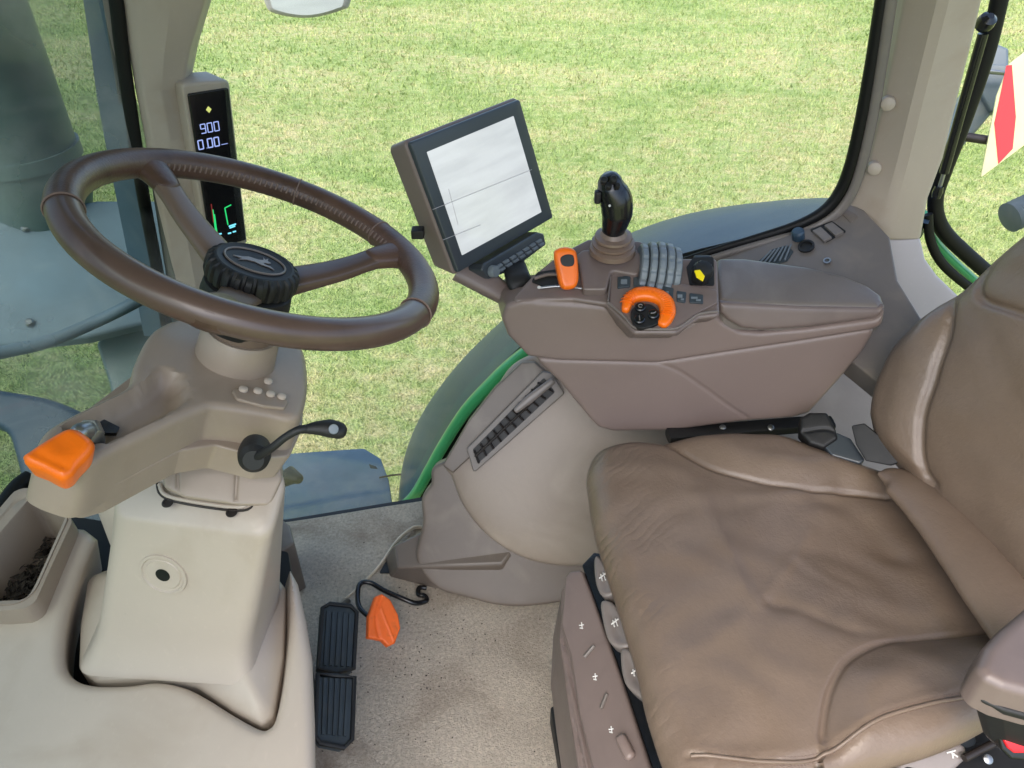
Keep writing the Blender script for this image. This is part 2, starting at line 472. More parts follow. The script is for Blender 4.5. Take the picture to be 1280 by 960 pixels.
M_stack = mat("stack_paint", (96, 118, 114), .35, .15, 4, .1, 200, .0004)
M_tyre = mat("tyre_rubber", (40, 44, 46), .7, .15, 10, .5, 100, .003)
M_seal = mat("seal_rubber", (10, 10, 10), .5, .1, 10, .1, 300, .0004, spec=.25)
M_grey = mat("grey_hitch_paint", (92, 104, 112), .4, .15, 10, .2, 200, .0005, stains=((130, 130, 120), 12, .5, .8, .5))
M_switch = mat("switch_grey_plastic", (116, 108, 104), .35, .08, 20, .2, 800, .0003)
M_white = mat("white_marking", (206, 204, 200), .5, .02, 20, 0)
M_red = mat("red_plastic", (200, 22, 34), .4, .05, 20, .1, 500, .0003)
M_flagred = mat("red_reflective_film", (214, 50, 56), .45, .08, 14, .1, 300, .0003)
M_flagwhite = mat("pale_reflective_film", (230, 226, 170), .45, .08, 14, .1, 300, .0003)
M_yellow = mat("yellow_mark", (240, 215, 20), .4, .05, 20, 0)
M_debris = mat("dried_leaf_debris", (44, 36, 30), .9, .5, 80, .8, 300, .004)
M_bezel = mat("bezel_plastic", (56, 62, 68), .32, .06, 8, .25, 900, .0003)
M_skyglow = mat("sky_reflection_glow", (110, 114, 114), .12, .06, 9, .1, 40, .0004, emit=(226, 230, 232), es=.13, stains=((84, 90, 86), 9, .55, .8, .5), rvar=.05)  # pale emission and grey blotches stand in for sky reflected in the screen
M_roof = mat("headliner", (170, 162, 150), .9, .05, 4, .1, 300, .001)
M_edge = mat("mat_backing", (204, 194, 178), .9, .1, 60, .5, 300, .002)
M_thread = mat("stitching_thread", (112, 92, 82), .6, .1, 40, .1, 500, .0003)
M_padfab = mat("roller_grey", (108, 116, 122), .45, .1, 20, .2, 700, .0004)

def emat(name, rgb, s):
    M = bpy.data.materials.new(name); M.use_nodes = True; B = M.node_tree.nodes["Principled BSDF"]
    B.inputs["Base Color"].default_value = lin((10, 10, 10)); B.inputs["Emission Color"].default_value = lin(rgb); B.inputs["Emission Strength"].default_value = s
    n = M.node_tree.nodes.new("ShaderNodeTexNoise"); n.inputs["Scale"].default_value = 90
    r = M.node_tree.nodes.new("ShaderNodeMapRange"); r.inputs[3].default_value = s * .8; r.inputs[4].default_value = s * 1.2
    M.node_tree.links.new(n.outputs[0], r.inputs[0]); M.node_tree.links.new(r.outputs[0], B.inputs["Emission Strength"])
    return M
M_eb = emat("lit_blue_digits", (170, 190, 255), .32)
M_eg = emat("lit_green_marks", (40, 220, 120), .35)
M_ey = emat("lit_yellow_mark", (225, 235, 130), .3)
M_er = emat("lit_red_marks", (150, 40, 40), .2)
M_ec = emat("lit_cyan_marks", (120, 220, 240), .45)

def screen_reflection(M):
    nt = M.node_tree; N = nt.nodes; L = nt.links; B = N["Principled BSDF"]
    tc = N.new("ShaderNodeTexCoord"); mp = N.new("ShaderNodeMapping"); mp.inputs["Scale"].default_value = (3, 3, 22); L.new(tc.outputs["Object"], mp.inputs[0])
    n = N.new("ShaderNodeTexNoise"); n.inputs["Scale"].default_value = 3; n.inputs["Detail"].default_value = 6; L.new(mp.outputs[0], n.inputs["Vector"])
    r = N.new("ShaderNodeMapRange"); r.inputs[1].default_value = .35; r.inputs[2].default_value = .65; r.inputs[3].default_value = .235; r.inputs[4].default_value = .275; L.new(n.outputs[0], r.inputs[0]); L.new(r.outputs[0], B.inputs["Emission Strength"])  # uneven glow paints the blotchy reflection on the screen
screen_reflection(M_skyglow)
def glass(name, tint, dirt_haze, refl=1.0):
    M = bpy.data.materials.new(name); M.use_nodes = True; nt = M.node_tree; N = nt.nodes; L = nt.links
    N.remove(N["Principled BSDF"])
    out = N["Material Output"]
    tr = N.new("ShaderNodeBsdfTransparent"); tr.inputs[0].default_value = tint
    gl = N.new("ShaderNodeBsdfGlossy"); gl.inputs["Roughness"].default_value = .04; gl.inputs[0].default_value = (refl, refl, refl, 1)
    lw = N.new("ShaderNodeLayerWeight"); lw.inputs[0].default_value = .5
    pw = N.new("ShaderNodeMath"); pw.operation = 'POWER'; pw.inputs[1].default_value = 5; L.new(lw.outputs["Facing"], pw.inputs[0])
    fr = N.new("ShaderNodeMath"); fr.operation = 'MULTIPLY_ADD'; fr.inputs[1].default_value = .85; fr.inputs[2].default_value = .03; L.new(pw.outputs[0], fr.inputs[0])
    mx = N.new("ShaderNodeMixShader"); L.new(fr.outputs[0], mx.inputs[0]); L.new(tr.outputs[0], mx.inputs[1]); L.new(gl.outputs[0], mx.inputs[2])
    df = N.new("ShaderNodeBsdfDiffuse"); df.inputs[0].default_value = (.6, .62, .6, 1)
    tc = N.new("ShaderNodeTexCoord"); n1 = N.new("ShaderNodeTexNoise"); n1.inputs["Scale"].default_value = 5; n1.inputs["Detail"].default_value = 8
    L.new(tc.outputs["Object"], n1.inputs["Vector"])
    mr = N.new("ShaderNodeMapRange"); mr.inputs[1].default_value = .4; mr.inputs[2].default_value = .75; mr.inputs[4].default_value = dirt_haze; L.new(n1.outputs[0], mr.inputs[0])
    m2 = N.new("ShaderNodeMixShader"); L.new(mr.outputs[0], m2.inputs[0]); L.new(mx.outputs[0], m2.inputs[1]); L.new(df.outputs[0], m2.inputs[2])
    L.new(m2.outputs[0], out.inputs[0])
    return M
M_glass = glass("side_glass", (.96, .985, .97, 1), .03)
M_wglass = glass("windscreen_glass", (.26, .33, .33, 1), .30)  # strong tint and pale patches also paint hazy reflections in the windscreen

def grass_mat():
    M = bpy.data.materials.new("lawn_grass"); M.use_nodes = True; nt = M.node_tree; N = nt.nodes; L = nt.links; B = N["Principled BSDF"]
    tc = N.new("ShaderNodeTexCoord")
    def noise(s, d=6, dist=0, vec=None):
        n = N.new("ShaderNodeTexNoise"); n.inputs["Scale"].default_value = s; n.inputs["Detail"].default_value = d; n.inputs["Distortion"].default_value = dist
        L.new(vec or tc.outputs["Object"], n.inputs["Vector"]); return n
    mp = N.new("ShaderNodeMapping"); mp.inputs["Scale"].default_value = (.7, 1.25, 1); L.new(tc.outputs["Object"], mp.inputs[0])
    a = noise(.9, 7, .6, mp.outputs[0]); b = noise(11, 8, .2, mp.outputs[0]); c = noise(75, 6)
    r1 = N.new("ShaderNodeValToRGB"); e = r1.color_ramp.elements
    e[0].position = .36; e[0].color = lin((132, 153, 90)); e[1].position = .66; e[1].color = lin((194, 182, 142))
    k = e.new(.48); k.color = lin((158, 170, 112))
    ad = N.new("ShaderNodeMath"); ad.operation = 'MULTIPLY_ADD'; ad.inputs[1].default_value = .5; L.new(b.outputs[0], ad.inputs[0])
    sc = N.new("ShaderNodeMath"); sc.operation = 'MULTIPLY'; sc.inputs[1].default_value = .5; L.new(a.outputs[0], sc.inputs[0]); L.new(sc.outputs[0], ad.inputs[2])
    L.new(ad.outputs[0], r1.inputs[0])
    mx = N.new("ShaderNodeMixRGB"); mx.blend_type = 'MULTIPLY'; mx.inputs[0].default_value = .8
    r2 = N.new("ShaderNodeValToRGB"); r2.color_ramp.elements[0].position = .3; r2.color_ramp.elements[0].color = (.34, .42, .3, 1); r2.color_ramp.elements[1].position = .65; r2.color_ramp.elements[1].color = (1, 1, 1, 1)
    L.new(c.outputs[0], r2.inputs[0]); L.new(r1.outputs[0], mx.inputs[1]); L.new(r2.outputs[0], mx.inputs[2])
    L.new(mx.outputs[0], B.inputs["Base Color"]); B.inputs["Roughness"].default_value = .9; B.inputs["Specular IOR Level"].default_value = .15
    bp = N.new("ShaderNodeBump"); bp.inputs["Strength"].default_value = .8; bp.inputs["Distance"].default_value = .03; L.new(c.outputs[0], bp.inputs["Height"]); L.new(bp.outputs[0], B.inputs["Normal"])
    return M
M_grass = grass_mat()
M_blade = M_grass.copy(); M_blade.name = "grass_blades"
_N = M_blade.node_tree.nodes; _L = M_blade.node_tree.links; _B = _N["Principled BSDF"]
_src = _B.inputs["Base Color"].links[0].from_socket
_w = _N.new("ShaderNodeTexWhiteNoise"); _w.noise_dimensions = '3D'
_g = _N.new("ShaderNodeNewGeometry"); _L.new(_g.outputs["Random Per Island"], _w.inputs["Vector"])
_r = _N.new("ShaderNodeValToRGB"); _r.color_ramp.elements[0].color = (.86, .92, .80, 1); _r.color_ramp.elements[1].color = (1.18, 1.14, 1.1, 1)
_L.new(_w.outputs["Value"], _r.inputs[0])
_m = _N.new("ShaderNodeMixRGB"); _m.blend_type = 'MULTIPLY'; _m.inputs[0].default_value = 1; _L.new(_src, _m.inputs[1]); _L.new(_r.outputs[0], _m.inputs[2]); _L.new(_m.outputs[0], _B.inputs["Base Color"])
for _l in list(_B.inputs["Normal"].links): _L.remove(_l)

# ================================================================== SETTING
GZ = -1.25
struct(link("ground", [(-200, -200, GZ), (200, -200, GZ), (200, 200, GZ), (-200, 200, GZ)], [(0, 1, 2, 3)], M_grass))

rg = np.random.default_rng(5)
def blades():
    P_ = []
    for y0, y1, dens_, w, h in ((1.5, 3.5, 5200, .0055, .034), (3.5, 5.5, 3000, .007, .036), (5.5, 8.5, 1500, .010, .040), (8.5, 15, 620, .016, .046)):
        xa, xb = -.85 * y1 - 1.2, .85 * y1 + 1.2
        n = int(dens_ * (xb - xa) * (y1 - y0))
        x = rg.uniform(xa, xb, n); y = rg.uniform(y0, y1, n)
        a = rg.uniform(0, 2 * np.pi, n); hh = h * rg.uniform(.45, 1.3, n); ww = w * rg.uniform(.6, 1.3, n)
        ln = hh * rg.uniform(.2, 1.1, n); b = rg.uniform(0, 2 * np.pi, n)
        A = np.stack([x - np.cos(a) * ww / 2, y - np.sin(a) * ww / 2, np.full(n, GZ)], 1)
        B_ = np.stack([x + np.cos(a) * ww / 2, y + np.sin(a) * ww / 2, np.full(n, GZ)], 1)
        T = np.stack([x + np.cos(b) * ln, y + np.sin(b) * ln, GZ + hh], 1)
        P_.append(np.stack([A, B_, T], 1).reshape(-1, 3))
    V_ = np.concatenate(P_).astype(np.float32); nf = len(V_) // 3
    me = bpy.data.meshes.new("grass"); me.vertices.add(len(V_)); me.vertices.foreach_set("co", V_.ravel())
    me.loops.add(nf * 3); me.loops.foreach_set("vertex_index", np.arange(nf * 3, dtype=np.int32))
    me.polygons.add(nf); me.polygons.foreach_set("loop_start", np.arange(0, nf * 3, 3, dtype=np.int32)); me.polygons.foreach_set("loop_total", np.full(nf, 3, dtype=np.int32))
    me.update(calc_edges=True); me.materials.append(M_blade)
    o = bpy.data.objects.new("grass", me); COL.objects.link(o); o["kind"] = "stuff"
    o["label"] = "short mown lawn grass outside the cab windows"; o["category"] = "grass"
blades()
rnd = random.Random(4)
fl = plate("cab_floor", M_black, horiz(0), [('w', -.95, -.15, 0), ('w', 1.15, -.15, 0), ('w', 1.15, 1.30, 0), (530, 621), (360, 649), ('w', -.95, 1.22, 0)], back=.07, r=0, g=.2, rc=0)
struct(fl)

# ------------------------------------------------------------------ carpet mat
hm = horiz(.012)
t = thing("floor_mat", "grey beige carpet mat with brown stains on the cab floor", "floor mat", (0, .8, 0))
def wav(v, d):
    return .0015 * np.sin(v[:, 0] * 31 + 1.3 * np.sin(v[:, 1] * 23)) + .001 * np.sin(v[:, 1] * 47 + v[:, 0] * 19)
plate("carpet", M_carpet, hm, [(345, 654), (440, 639), (528, 625), (545, 640), (700, 640), ('w', .40, 1.0, 0), ('w', .40, .35, 0), ('w', -.36, .35, 0), ('w', -.42, .9, 0)], back=.011, r=.004, g=.012, parent=t, fn=wav)
edge = [P(x, y, z=z) for x, y, z in [(532, 660, .014), (519, 659, .020), (506, 667, .026), (494, 679, .024), (485, 692, .02), (470, 712, .016), (452, 730, .014), (432, 748, .012)]]
sweep("curled_edge", M_edge, cr(edge, 6), [.002, .0035, .0035, .003, .0025, .002], [.006, .008, .008, .007, .006, .003], parent=t, dome=True)

mbd = MB(); r9 = random.Random(12)
for k in range(230):
    if k < 150: px, py = r9.gauss(530, 45), r9.gauss(800, 50)
    else: px, py = r9.uniform(400, 700), r9.uniform(660, 950)
    if not (395 < px < 700 and 660 < py < 955): continue
    c0 = P(px, py, z=.0145); L_ = r9.uniform(.0008, .0026); an = r9.uniform(0, 6.28)
    a = np.array([math.cos(an), math.sin(an), 0]) * L_; b = np.array([-math.sin(an), math.cos(an), 0]) * L_ * .6; u = np.array([0, 0, L_ * .7])
    mbd.add([c0 - a, c0 + b, c0 + a, c0 - b, c0 + u], [(0, 1, 4), (1, 2, 4), (2, 3, 4), (3, 0, 4), (0, 3, 2, 1)])
o = mbd.build("soil_crumbs", M_debris, None, smooth=False)
solo(o, "dark soil crumbs scattered on the carpet mat near the pedals", "soil"); o["kind"] = "stuff"

# ================================================================== INNER WHEEL ARCH (right hand side)
AF = Fr((0, 1.045, .10), (0, -.83, .557), X3)
t = thing("wheel_arch_cover", "scuffed beige curved wheel arch cover between the door and the seat", "wheel arch", P(680, 705, y=1.06))
dome_pts = [(556, 579), (564, 597), (576, 628), (594, 655), (618, 678), (648, 696), (680, 706), (720, 709), (760, 704), (820, 690), (1000, 690), (1200, 700), (1330, 640), (1320, 500), (1240, 450), (1100, 410), (900, 400), (760, 415), (655, 448), (620, 485), (585, 535)]
def domef(v, d): return .016 * (1 - np.exp(-d / .05))
plate("cover_panel", M_dome, AF.off(.008), dome_pts, back=.03, r=.012, g=.016, mode='smooth', parent=t, fn=domef)
base_pts = [(556, 577), (538, 606), (527, 624), (528, 655), (520, 700), (545, 735), (585, 748), (620, 757), (655, 759), (704, 753), (760, 742), (800, 735), (900, 700), (900, 600), (700, 560)]
plate("base_trim", M_base, AF.off(-.004), base_pts, back=.04, r=.008, g=.016, mode='smooth', parent=t)
plate("edge_band", M_base, AF.off(.032), [(553, 582), (585, 527), (618, 485), (652, 453), (668, 452), (690, 470), (640, 520), (590, 570), (566, 592)], back=.05, r=.004, g=.012, parent=t)
VF = AF.off(.045)
vent = [(583, 561), (592, 592), (706, 492), (690, 466), (678, 464)]
plate("vent_surround", M_trim, VF, vent, back=.04, r=.003, g=.01, parent=t, rc=.006)
slot = plate("vent_slot", M_black, VF.off(.0015), [(591, 562), (597, 580), (694, 490), (680, 472)], back=.004, r=0, g=.02, parent=t, rc=.004)
mb = MB()
for k in range(11):
    f0 = k / 10
    a = np.array(VF.hit(593 + (672 - 593) * f0, 563 + (478 - 563) * f0)); b = np.array(VF.hit(599 + (692 - 599) * f0, 579 + (490 - 579) * f0))
    dr = nrm(b - a); q = np.linspace(a, a + (b - a) * .95, 4)
    sweep("", None, VF.up3(q, np.full(4, .006)), .0022, .006, e=2.5, up=VF.n, n=8, mb=mb)
for f0 in (.4,):
    a = np.array(VF.hit(594, 570)); b = np.array(VF.hit(684, 484)); q = np.linspace(a, b, 8)
    sweep("", None, VF.up3(q, np.full(8, .009)), .0025, .003, up=VF.n, n=8, mb=mb)
mb.build("vent_slats", M_dmetal, t)
gp = VF.up3(np.array([VF.hit(645, 512), VF.hit(663, 497), VF.hit(690, 476)]), np.full(3, .014))
sweep("vent_flap", M_switch, cr(gp, 4), [.006, .009, .007], [.004, .004, .004], up=VF.n, n=10, parent=t, dome=True)

plate("mat_gap_shade", M_black, horiz(.016), [(487, 694), (497, 682), (512, 672), (520, 690), (505, 715), (474, 716)], back=.003, r=0, g=.03, rc=.003, parent=bpy.data.objects["floor_mat"])  # flat black sheet paints the shade of the hollow beside the curled edge
# floor duct in front of the arch
t = thing("floor_duct", "grey wedge shaped plastic duct cover on the floor below the wheel arch", "duct cover", P(560, 730, z=0))
top = [P(492, 681, z=.10), P(528, 664, z=.12), P(582, 655, z=.14), P(640, 690, z=.12), P(628, 706, z=.105), P(560, 708, z=.10), P(496, 711, z=.09)]
bot = [P(480, 700, z=.0), P(520, 690, z=.0), P(582, 700, z=.0), P(650, 735, z=.0), P(609, 742, z=.0), P(548, 739, z=.0), P(486, 722, z=.0)]
loft("duct_shell", M_base, [bot, top], parent=t, bevel=.006, angle=30)

# ================================================================== CAB FRAME: pillars, seals, glass
WY = 1.40
fp = cr([P(x, y, y=WY) for x, y in [(505, 636), (524, 618), (542, 588), (560, 556), (588, 513), (620, 478), (655, 446), (760, 365)]], 6)
t = thing("door_frame", "green painted curved frame edge along the right hand cab window", "window frame", fp[0])
sweep("green_edge", M_green, fp + np.array([-.012, -.012, .006]), .014, .016, e=3, up=(0, -1, .4), parent=t)
sp = cr([P(x, y, y=WY - .018) for x, y in [(340, 658), (430, 641), (508, 630), (522, 624), (541, 598), (556, 568), (592, 520), (625, 483), (660, 452)]], 6)
sweep("lower_seal", M_seal, sp, .0035, .006, parent=t)
sp = cr([P(x, y, y=WY - .02) for x, y in [(780, 352), (850, 330), (905, 312), (960, 295), (1000, 281), (1030, 264), (1050, 240), (1064, 205), (1077, 150), (1090, 80), (1103, 0), (1118, -90), (1156, -300), (1216, -640)]], 6)
sweep("upper_seal", M_seal, sp, [.006, .007, .010, .012, .012, .012, .012], .012, parent=t)
sp2 = cr([P(x, y, y=WY - .03) for x, y in [(860, 334), (910, 318), (965, 302), (1006, 290), (1040, 272), (1062, 246), (1076, 210), (1090, 150), (1102, 80), (1114, 0), (1130, -90), (1168, -300), (1228, -640)]], 6)
sweep("seal_lip", M_trim, sp2, .007, .01, parent=t)
# side glass
gv = [P(x, y, y=WY + .01) for x, y in [(60, -640), (200, 300), (340, 655), (505, 632), (560, 556), (655, 446), (860, 325), (1000, 281), (1050, 240), (1077, 150), (1216, -640)]]
o = link("side_window_pane", gv + [g + np.array([0, .005, 0]) for g in gv], [tuple(range(11)), tuple(range(11, 22))] + [(i, (i + 1) % 11, 11 + (i + 1) % 11, 11 + i) for i in range(11)], M_glass, None, smooth=False)
solo(o, "large clear side window pane looking out onto the lawn", "window")

# rear right pillar
t = thing("rear_pillar", "wide beige rear right cab pillar with two round bolt caps", "pillar", P(1130, 297, y=1.36))
rings = []
for y, a, r, e in [(-640, 1248, 1305, 1366), (-300, 1184, 1240, 1300), (-110, 1150, 1205, 1262), (0, 1130, 1182, 1228), (60, 1119, 1166, 1214), (130, 1104, 1148, 1196), (200, 1087, 1131, 1179), (250, 1066, 1118, 1160), (300, 1046, 1107, 1151)]:
    A, R_, E_ = P(a, y, y=1.385), P(r, y, y=1.335), P(e, y, y=1.345)
    rings.append([A, A + (R_ - A) * .8, R_ + (E_ - R_) * .12 + np.array([0, .002, 0]), E_ - (E_ - R_) * .06, E_ + np.array([.004, .01, 0]), E_ + np.array([0, .11, 0]), A + np.array([0, .06, 0])])
loft("pillar_trim", M_pillar, rings, parent=t, bevel=.004, angle=25)
for px, py in ((1110, 130), (1093, 211)):
    p = P(px, py, y=1.362); ax = nrm((-.35, -.9, .1))
    lathe("bolt_cap", M_pillar, [(.0125, -.014), (.0125, -.001), (.0115, .002), (.008, .004), (.0001, .0045)], p, ax, parent=t, n=24)
CF = Fr(P(1130, 330, y=1.33), (-.12, -.93, .3), X3)
plate("lower_cover", M_cover, CF, [(1104, 298), (1151, 298), (1157, 324), (1172, 345), (1200, 372), (1230, 420), (1160, 450), (1128, 400), (1112, 352)], back=.05, r=.006, g=.015, parent=t, rc=.006)

# side shelf beneath the window
SFo = P(1000, 284, y=1.375)
SF = Fr(SFo, (-.41, -.32, 1), X3)
t = thing("side_shelf", "brown grey side shelf with switches below the side window", "side shelf", SFo)
plate("shelf_panel", M_trim, SF, [(760, 368), (860, 334), (940, 309), (1000, 288), (1034, 270), (1056, 250), (1080, 262), (1112, 296), (1122, 350), (1190, 460), (1100, 480), (1000, 400), (880, 380)], back=.06, r=.004, g=.015, parent=t, rc=.01)
S1 = SF.off(.002)
plate("air_grille", M_rubber, S1, [(942, 331), (966, 311), (984, 306), (992, 314), (984, 326), (962, 333)], back=.006, r=.001, g=.01, parent=t, rc=.003)
mb = MB()
for k in range(6):
    a = np.array(S1.hit(948 + 6.6 * k, 331 - 1.0 * k)); b = np.array(S1.hit(964 + 5 * k, 314 - 1.6 * k))
    sweep("", None, S1.up3(np.linspace(a, b, 3), np.full(3, .002)), .0018, .002, n=6, mb=mb)
mb.build("grille_bars", M_padfab, t)
plate("switch_tray", M_black, S1, [(1012, 287), (1040, 276), (1058, 289), (1032, 303)], back=.004, r=0, g=.02, parent=t, rc=.003)
for q in ([(1015, 288), (1026, 283), (1040, 296), (1030, 301)], [(1030, 281), (1040, 277), (1055, 289), (1044, 294)]):
    plate("rocker_switch", M_trim, S1.off(.006), q, back=.006, r=.0015, g=.008, parent=t, rc=.002)
p = S1.up3(np.array(S1.hit(998, 297)), np.array(.012))
lathe("knob", M_fender, [(.012, -.012), (.012, .004), (.009, .008), (.0001, .009)], p, SF.n, parent=t, n=20)
p = S1.up3(np.array(S1.hit(1008, 309)), np.array(.001))
lathe("socket", M_black, [(.015, 0), (.015, .004), (.011, .004), (.010, -.001), (.0001, -.001)], p, SF.n, parent=t, n=24)
plate("blank_cover", M_base, S1, [(1046, 262), (1056, 259), (1073, 270), (1064, 278)], back=.006, r=.001, g=.01, parent=t, rc=.002)
p = S1.up3(np.array(S1.hit(1034, 327)), np.array(.001))
lathe("screw", M_metal, [(.007, 0), (.007, .003), (.004, .003), (.0035, .0), (.0001, .0)], p, SF.n, parent=t, n=20)

# rear window parts
t = thing("rear_window_frame", "black rubber seal and green frame around the rear window", "window frame", P(1180, 290, y=1.5))
sweep("seal", M_seal, cr([P(x, y, y=1.50) for x, y in [(1262, -60), (1235, 60), (1205, 150), (1180, 215), (1170, 245), (1171, 270), (1182, 292), (1205, 315), (1240, 345), (1300, 390)]], 6), .012, .016, parent=t)
sweep("outer_seal", M_seal, cr([P(x, y, y=1.48) for x, y in [(1160, 268), (1163, 300), (1176, 327), (1200, 350), (1240, 380)]], 6), .006, .01, parent=t)
sweep("green_panel", M_green, cr([P(x, y, y=1.53) for x, y in [(1156, 268), (1166, 298), (1190, 325), (1225, 356)]], 6), .016, .01, parent=t)
t = thing("gas_strut", "slim black gas strut across the rear window opening", "gas strut", P(1176, 215, y=1.44))
sweep("strut_tube", M_blackg, [P(1180, 216, y=1.44), P(1204, 130, y=1.44), P(1229, 42, y=1.44)], .009, parent=t, n=14)
sweep("strut_rod", M_metal, [P(1174, 236, y=1.44), P(1180, 216, y=1.44)], .004, parent=t, n=10)
lathe("ball_joint", M_blackg, [(.006, -.016), (.014, -.01), (.016, 0), (.014, .01), (.006, .016)], P(1232, 28, y=1.44), (0, -.6, .8), parent=t, n=20)
lathe("end_fitting", M_blackg, [(.008, -.012), (.01, 0), (.008, .012)], P(1172, 240, y=1.44), nrm(P(1180, 216, y=1.44) - P(1174, 236, y=1.44)), parent=t, n=16)

# front right pillar
t = thing("front_pillar", "slim beige front right cab pillar behind the steering wheel", "pillar", P(230, 400, y=1.38))
rings = []
for y, a, e in [(-640, 55, 350), (-300, 104, 306), (-110, 132, 278), (0, 150, 256), (60, 160, 238), (110, 168, 228), (170, 180, 236), (240, 190, 248), (340, 206, 268), (420, 220, 285)]:
    A, E_ = P(a, y, y=1.36), P(e, y, y=1.39); Mi = A * .35 + E_ * .65 + np.array([0, -.02, 0])
    rings.append([A, A * .75 + E_ * .25 + np.array([0, -.016, 0]), Mi, E_, E_ + np.array([.0, .05, 0]), A + np.array([0, .07, 0])])
loft("pillar_trim", M_pillar, rings, parent=t, bevel=.004, angle=25)
sweep("pillar_seal", M_seal, cr([P(x, y, y=1.355) for x, y in [(50, -640), (99, -300), (128, -100), (145, 0), (152, 60), (162, 130), (170, 185), (180, 250), (197, 340), (212, 430)]], 6), .008, .012, parent=t)
sweep("pillar_seal_lip", M_trim, cr([P(x, y, y=1.365) for x, y in [(40, -640), (89, -300), (118, -100), (136, 0), (145, 60), (156, 130)]], 6), .005, .01, parent=t)

# windscreen: curved glass from the pillar towards the left of the tractor
def wx(Y): return -1.02 + .34 * ((Y - .7) / .65) ** 2
ys = np.linspace(-.15, 1.37, 28); V = []; Fc = []
for i, yy in enumerate(ys):
    for z in (.12, .6, 1.1, 1.75): V.append((wx(yy) + .06 * (z - .6) * .0, yy, z))
for i in range(27):
    for j in range(3): a = i * 4 + j; Fc.append((a, a + 1, a + 5, a + 4))
t = thing("windscreen", "green tinted curved windscreen with a slate band along its edge", "windscreen", (wx(.7), .7, .12))
link("pane", V, Fc, M_wglass, t)
bp = []
for x1, x2, y in [(5, 48, -640), (60, 98, -300), (88, 126, -110), (104, 140, 0), (113, 148, 60), (121, 157, 120), (130, 164, 170), (140, 172, 220), (152, 184, 280), (164, 197, 340), (180, 214, 420)]:
    A, B_ = P(x1, y, y=1.44), P(x2, y, y=1.40); bp.append([A, B_, B_ + np.array([0, .02, 0]), A + np.array([0, .02, 0])])
loft("edge_band", M_slate, bp, parent=t)
sweep("lower_frame", M_pale, cr([P(x, y, x=X) for x, y, X in [(-60, 452, -1.0), (0, 441, -.96), (60, 427, -.90), (120, 402, -.83), (165, 380, -.76), (215, 352, -.70)]], 6), .014, .012, parent=t)

# ================================================================== OUTSIDE
# rear mudguard: curved slate shell over the rear wheel
inn = [(508, 640), (520, 612), (545, 575), (575, 520), (615, 470), (660, 425), (740, 370), (830, 325), (920, 300), (1010, 278), (1100, 270), (1160, 280)]
out = [(515, 612), (516, 562), (530, 515), (570, 460), (625, 405), (700, 345), (780, 296), (850, 271), (930, 258), (1025, 256), (1100, 268), (1160, 285)]
I3 = cr([P(x, y, y=1.435) for x, y in inn], 4); O3 = cr([P(x, y, y=1.90) for x, y in out], 4)
rows = []
cen = np.array([.78, 0, -.62])
for k in range(9):
    f0 = k / 8; row = I3 * (1 - f0) + O3 * f0
    rad = row - cen; rad[:, 1] = 0; rad /= np.linalg.norm(rad, axis=1)[:, None]
    rows.append(row + rad * .035 * math.sin(math.pi * f0))
rad = O3 - cen; rad[:, 1] = 0; rad /= np.linalg.norm(rad, axis=1)[:, None]
rows.append(O3 + np.array([0, .02, 0]) - rad * .02); rows.append(O3 + np.array([0, .02, 0]) - rad * .08)
rows = rows + [r - rad * .03 for r in rows[:9][::-1]]
t = thing("rear_mudguard", "dark slate plastic mudguard outside over the rear right wheel", "mudguard", (.78, 1.65, GZ + .6))
loft("mudguard_shell", M_fender, [list(r) for r in rows], parent=t, closed=False, cap=False)
# step outside the right door
t = thing("step_plate", "flat blue grey step plate outside the right hand door", "step", P(420, 610, z=-.25))
HS = horiz(-.25)
plate("tread_plate", M_slate, HS, [(280, 585), (355, 567), (455, 560), (476, 573), (486, 600), (492, 640), (300, 690)], back=.03, r=.004, g=.02, parent=t, rc=.02)
plate("slot", M_black, HS.off(.001), [(461, 580), (470, 583), (472, 586), (463, 585)], back=.004, r=0, g=.01, parent=t, rc=0)
sweep("latch_wire", M_dmetal, [P(474, 597, z=-.24), P(490, 594, z=-.24), P(512, 592, z=-.24)], .003, parent=t, n=8)
sweep("black_bump_stop", M_black, [P(352, 600, z=-.16), P(364, 594, z=-.14), P(372, 598, z=-.14)], [.022, .026, .016], parent=t, n=14, dome=True)

# exhaust stack, front mudguard etc. seen through the windscreen
t = thing("exhaust_stack", "tall dark green grey exhaust stack beyond the windscreen", "exhaust", P(30, 280, d=1.75))
bx = P(30, 262, d=1.78)
lathe("stack_pipe", M_stack, [(.10, 0), (.115, .05), (.118, .3), (.118, 1.6), (.11, 1.62)], (bx[0] + .045, bx[1], bx[2] - .02), (0, 0, 1), parent=t, n=40)
lathe("stack_bracket", M_stack, [(.123, .12), (.123, .15)], (bx[0] + .045, bx[1], bx[2]), (0, 0, 1), parent=t, n=40)
t = thing("platform_cover", "light slate side cover with two bolts below the exhaust stack", "cover", P(100, 330, d=1.75))
CF2 = Fr(P(100, 330, d=1.72), (.35, -.55, .75), X3)
plate("cover_plate", M_pale, CF2, [(-40, 276), (60, 262), (120, 250), (200, 250), (260, 330), (240, 390), (110, 422), (-60, 440)], back=.03, r=.01, g=.03, parent=t, rc=.02)
for px, py in ((32, 286), (37, 404)):
    lathe("bolt", M_metal, [(.009, 0), (.009, .006), (.006, .009), (.0001, .009)], CF2.up3(np.array(CF2.hit(px, py)), np.array(.001)), CF2.n, parent=t, n=12)
t = thing("front_mudguard", "dark slate front mudguard low beyond the windscreen", "mudguard", P(60, 560, d=2.1))
MF = Fr(P(60, 545, d=2.0), (.1, -.5, .85), X3)
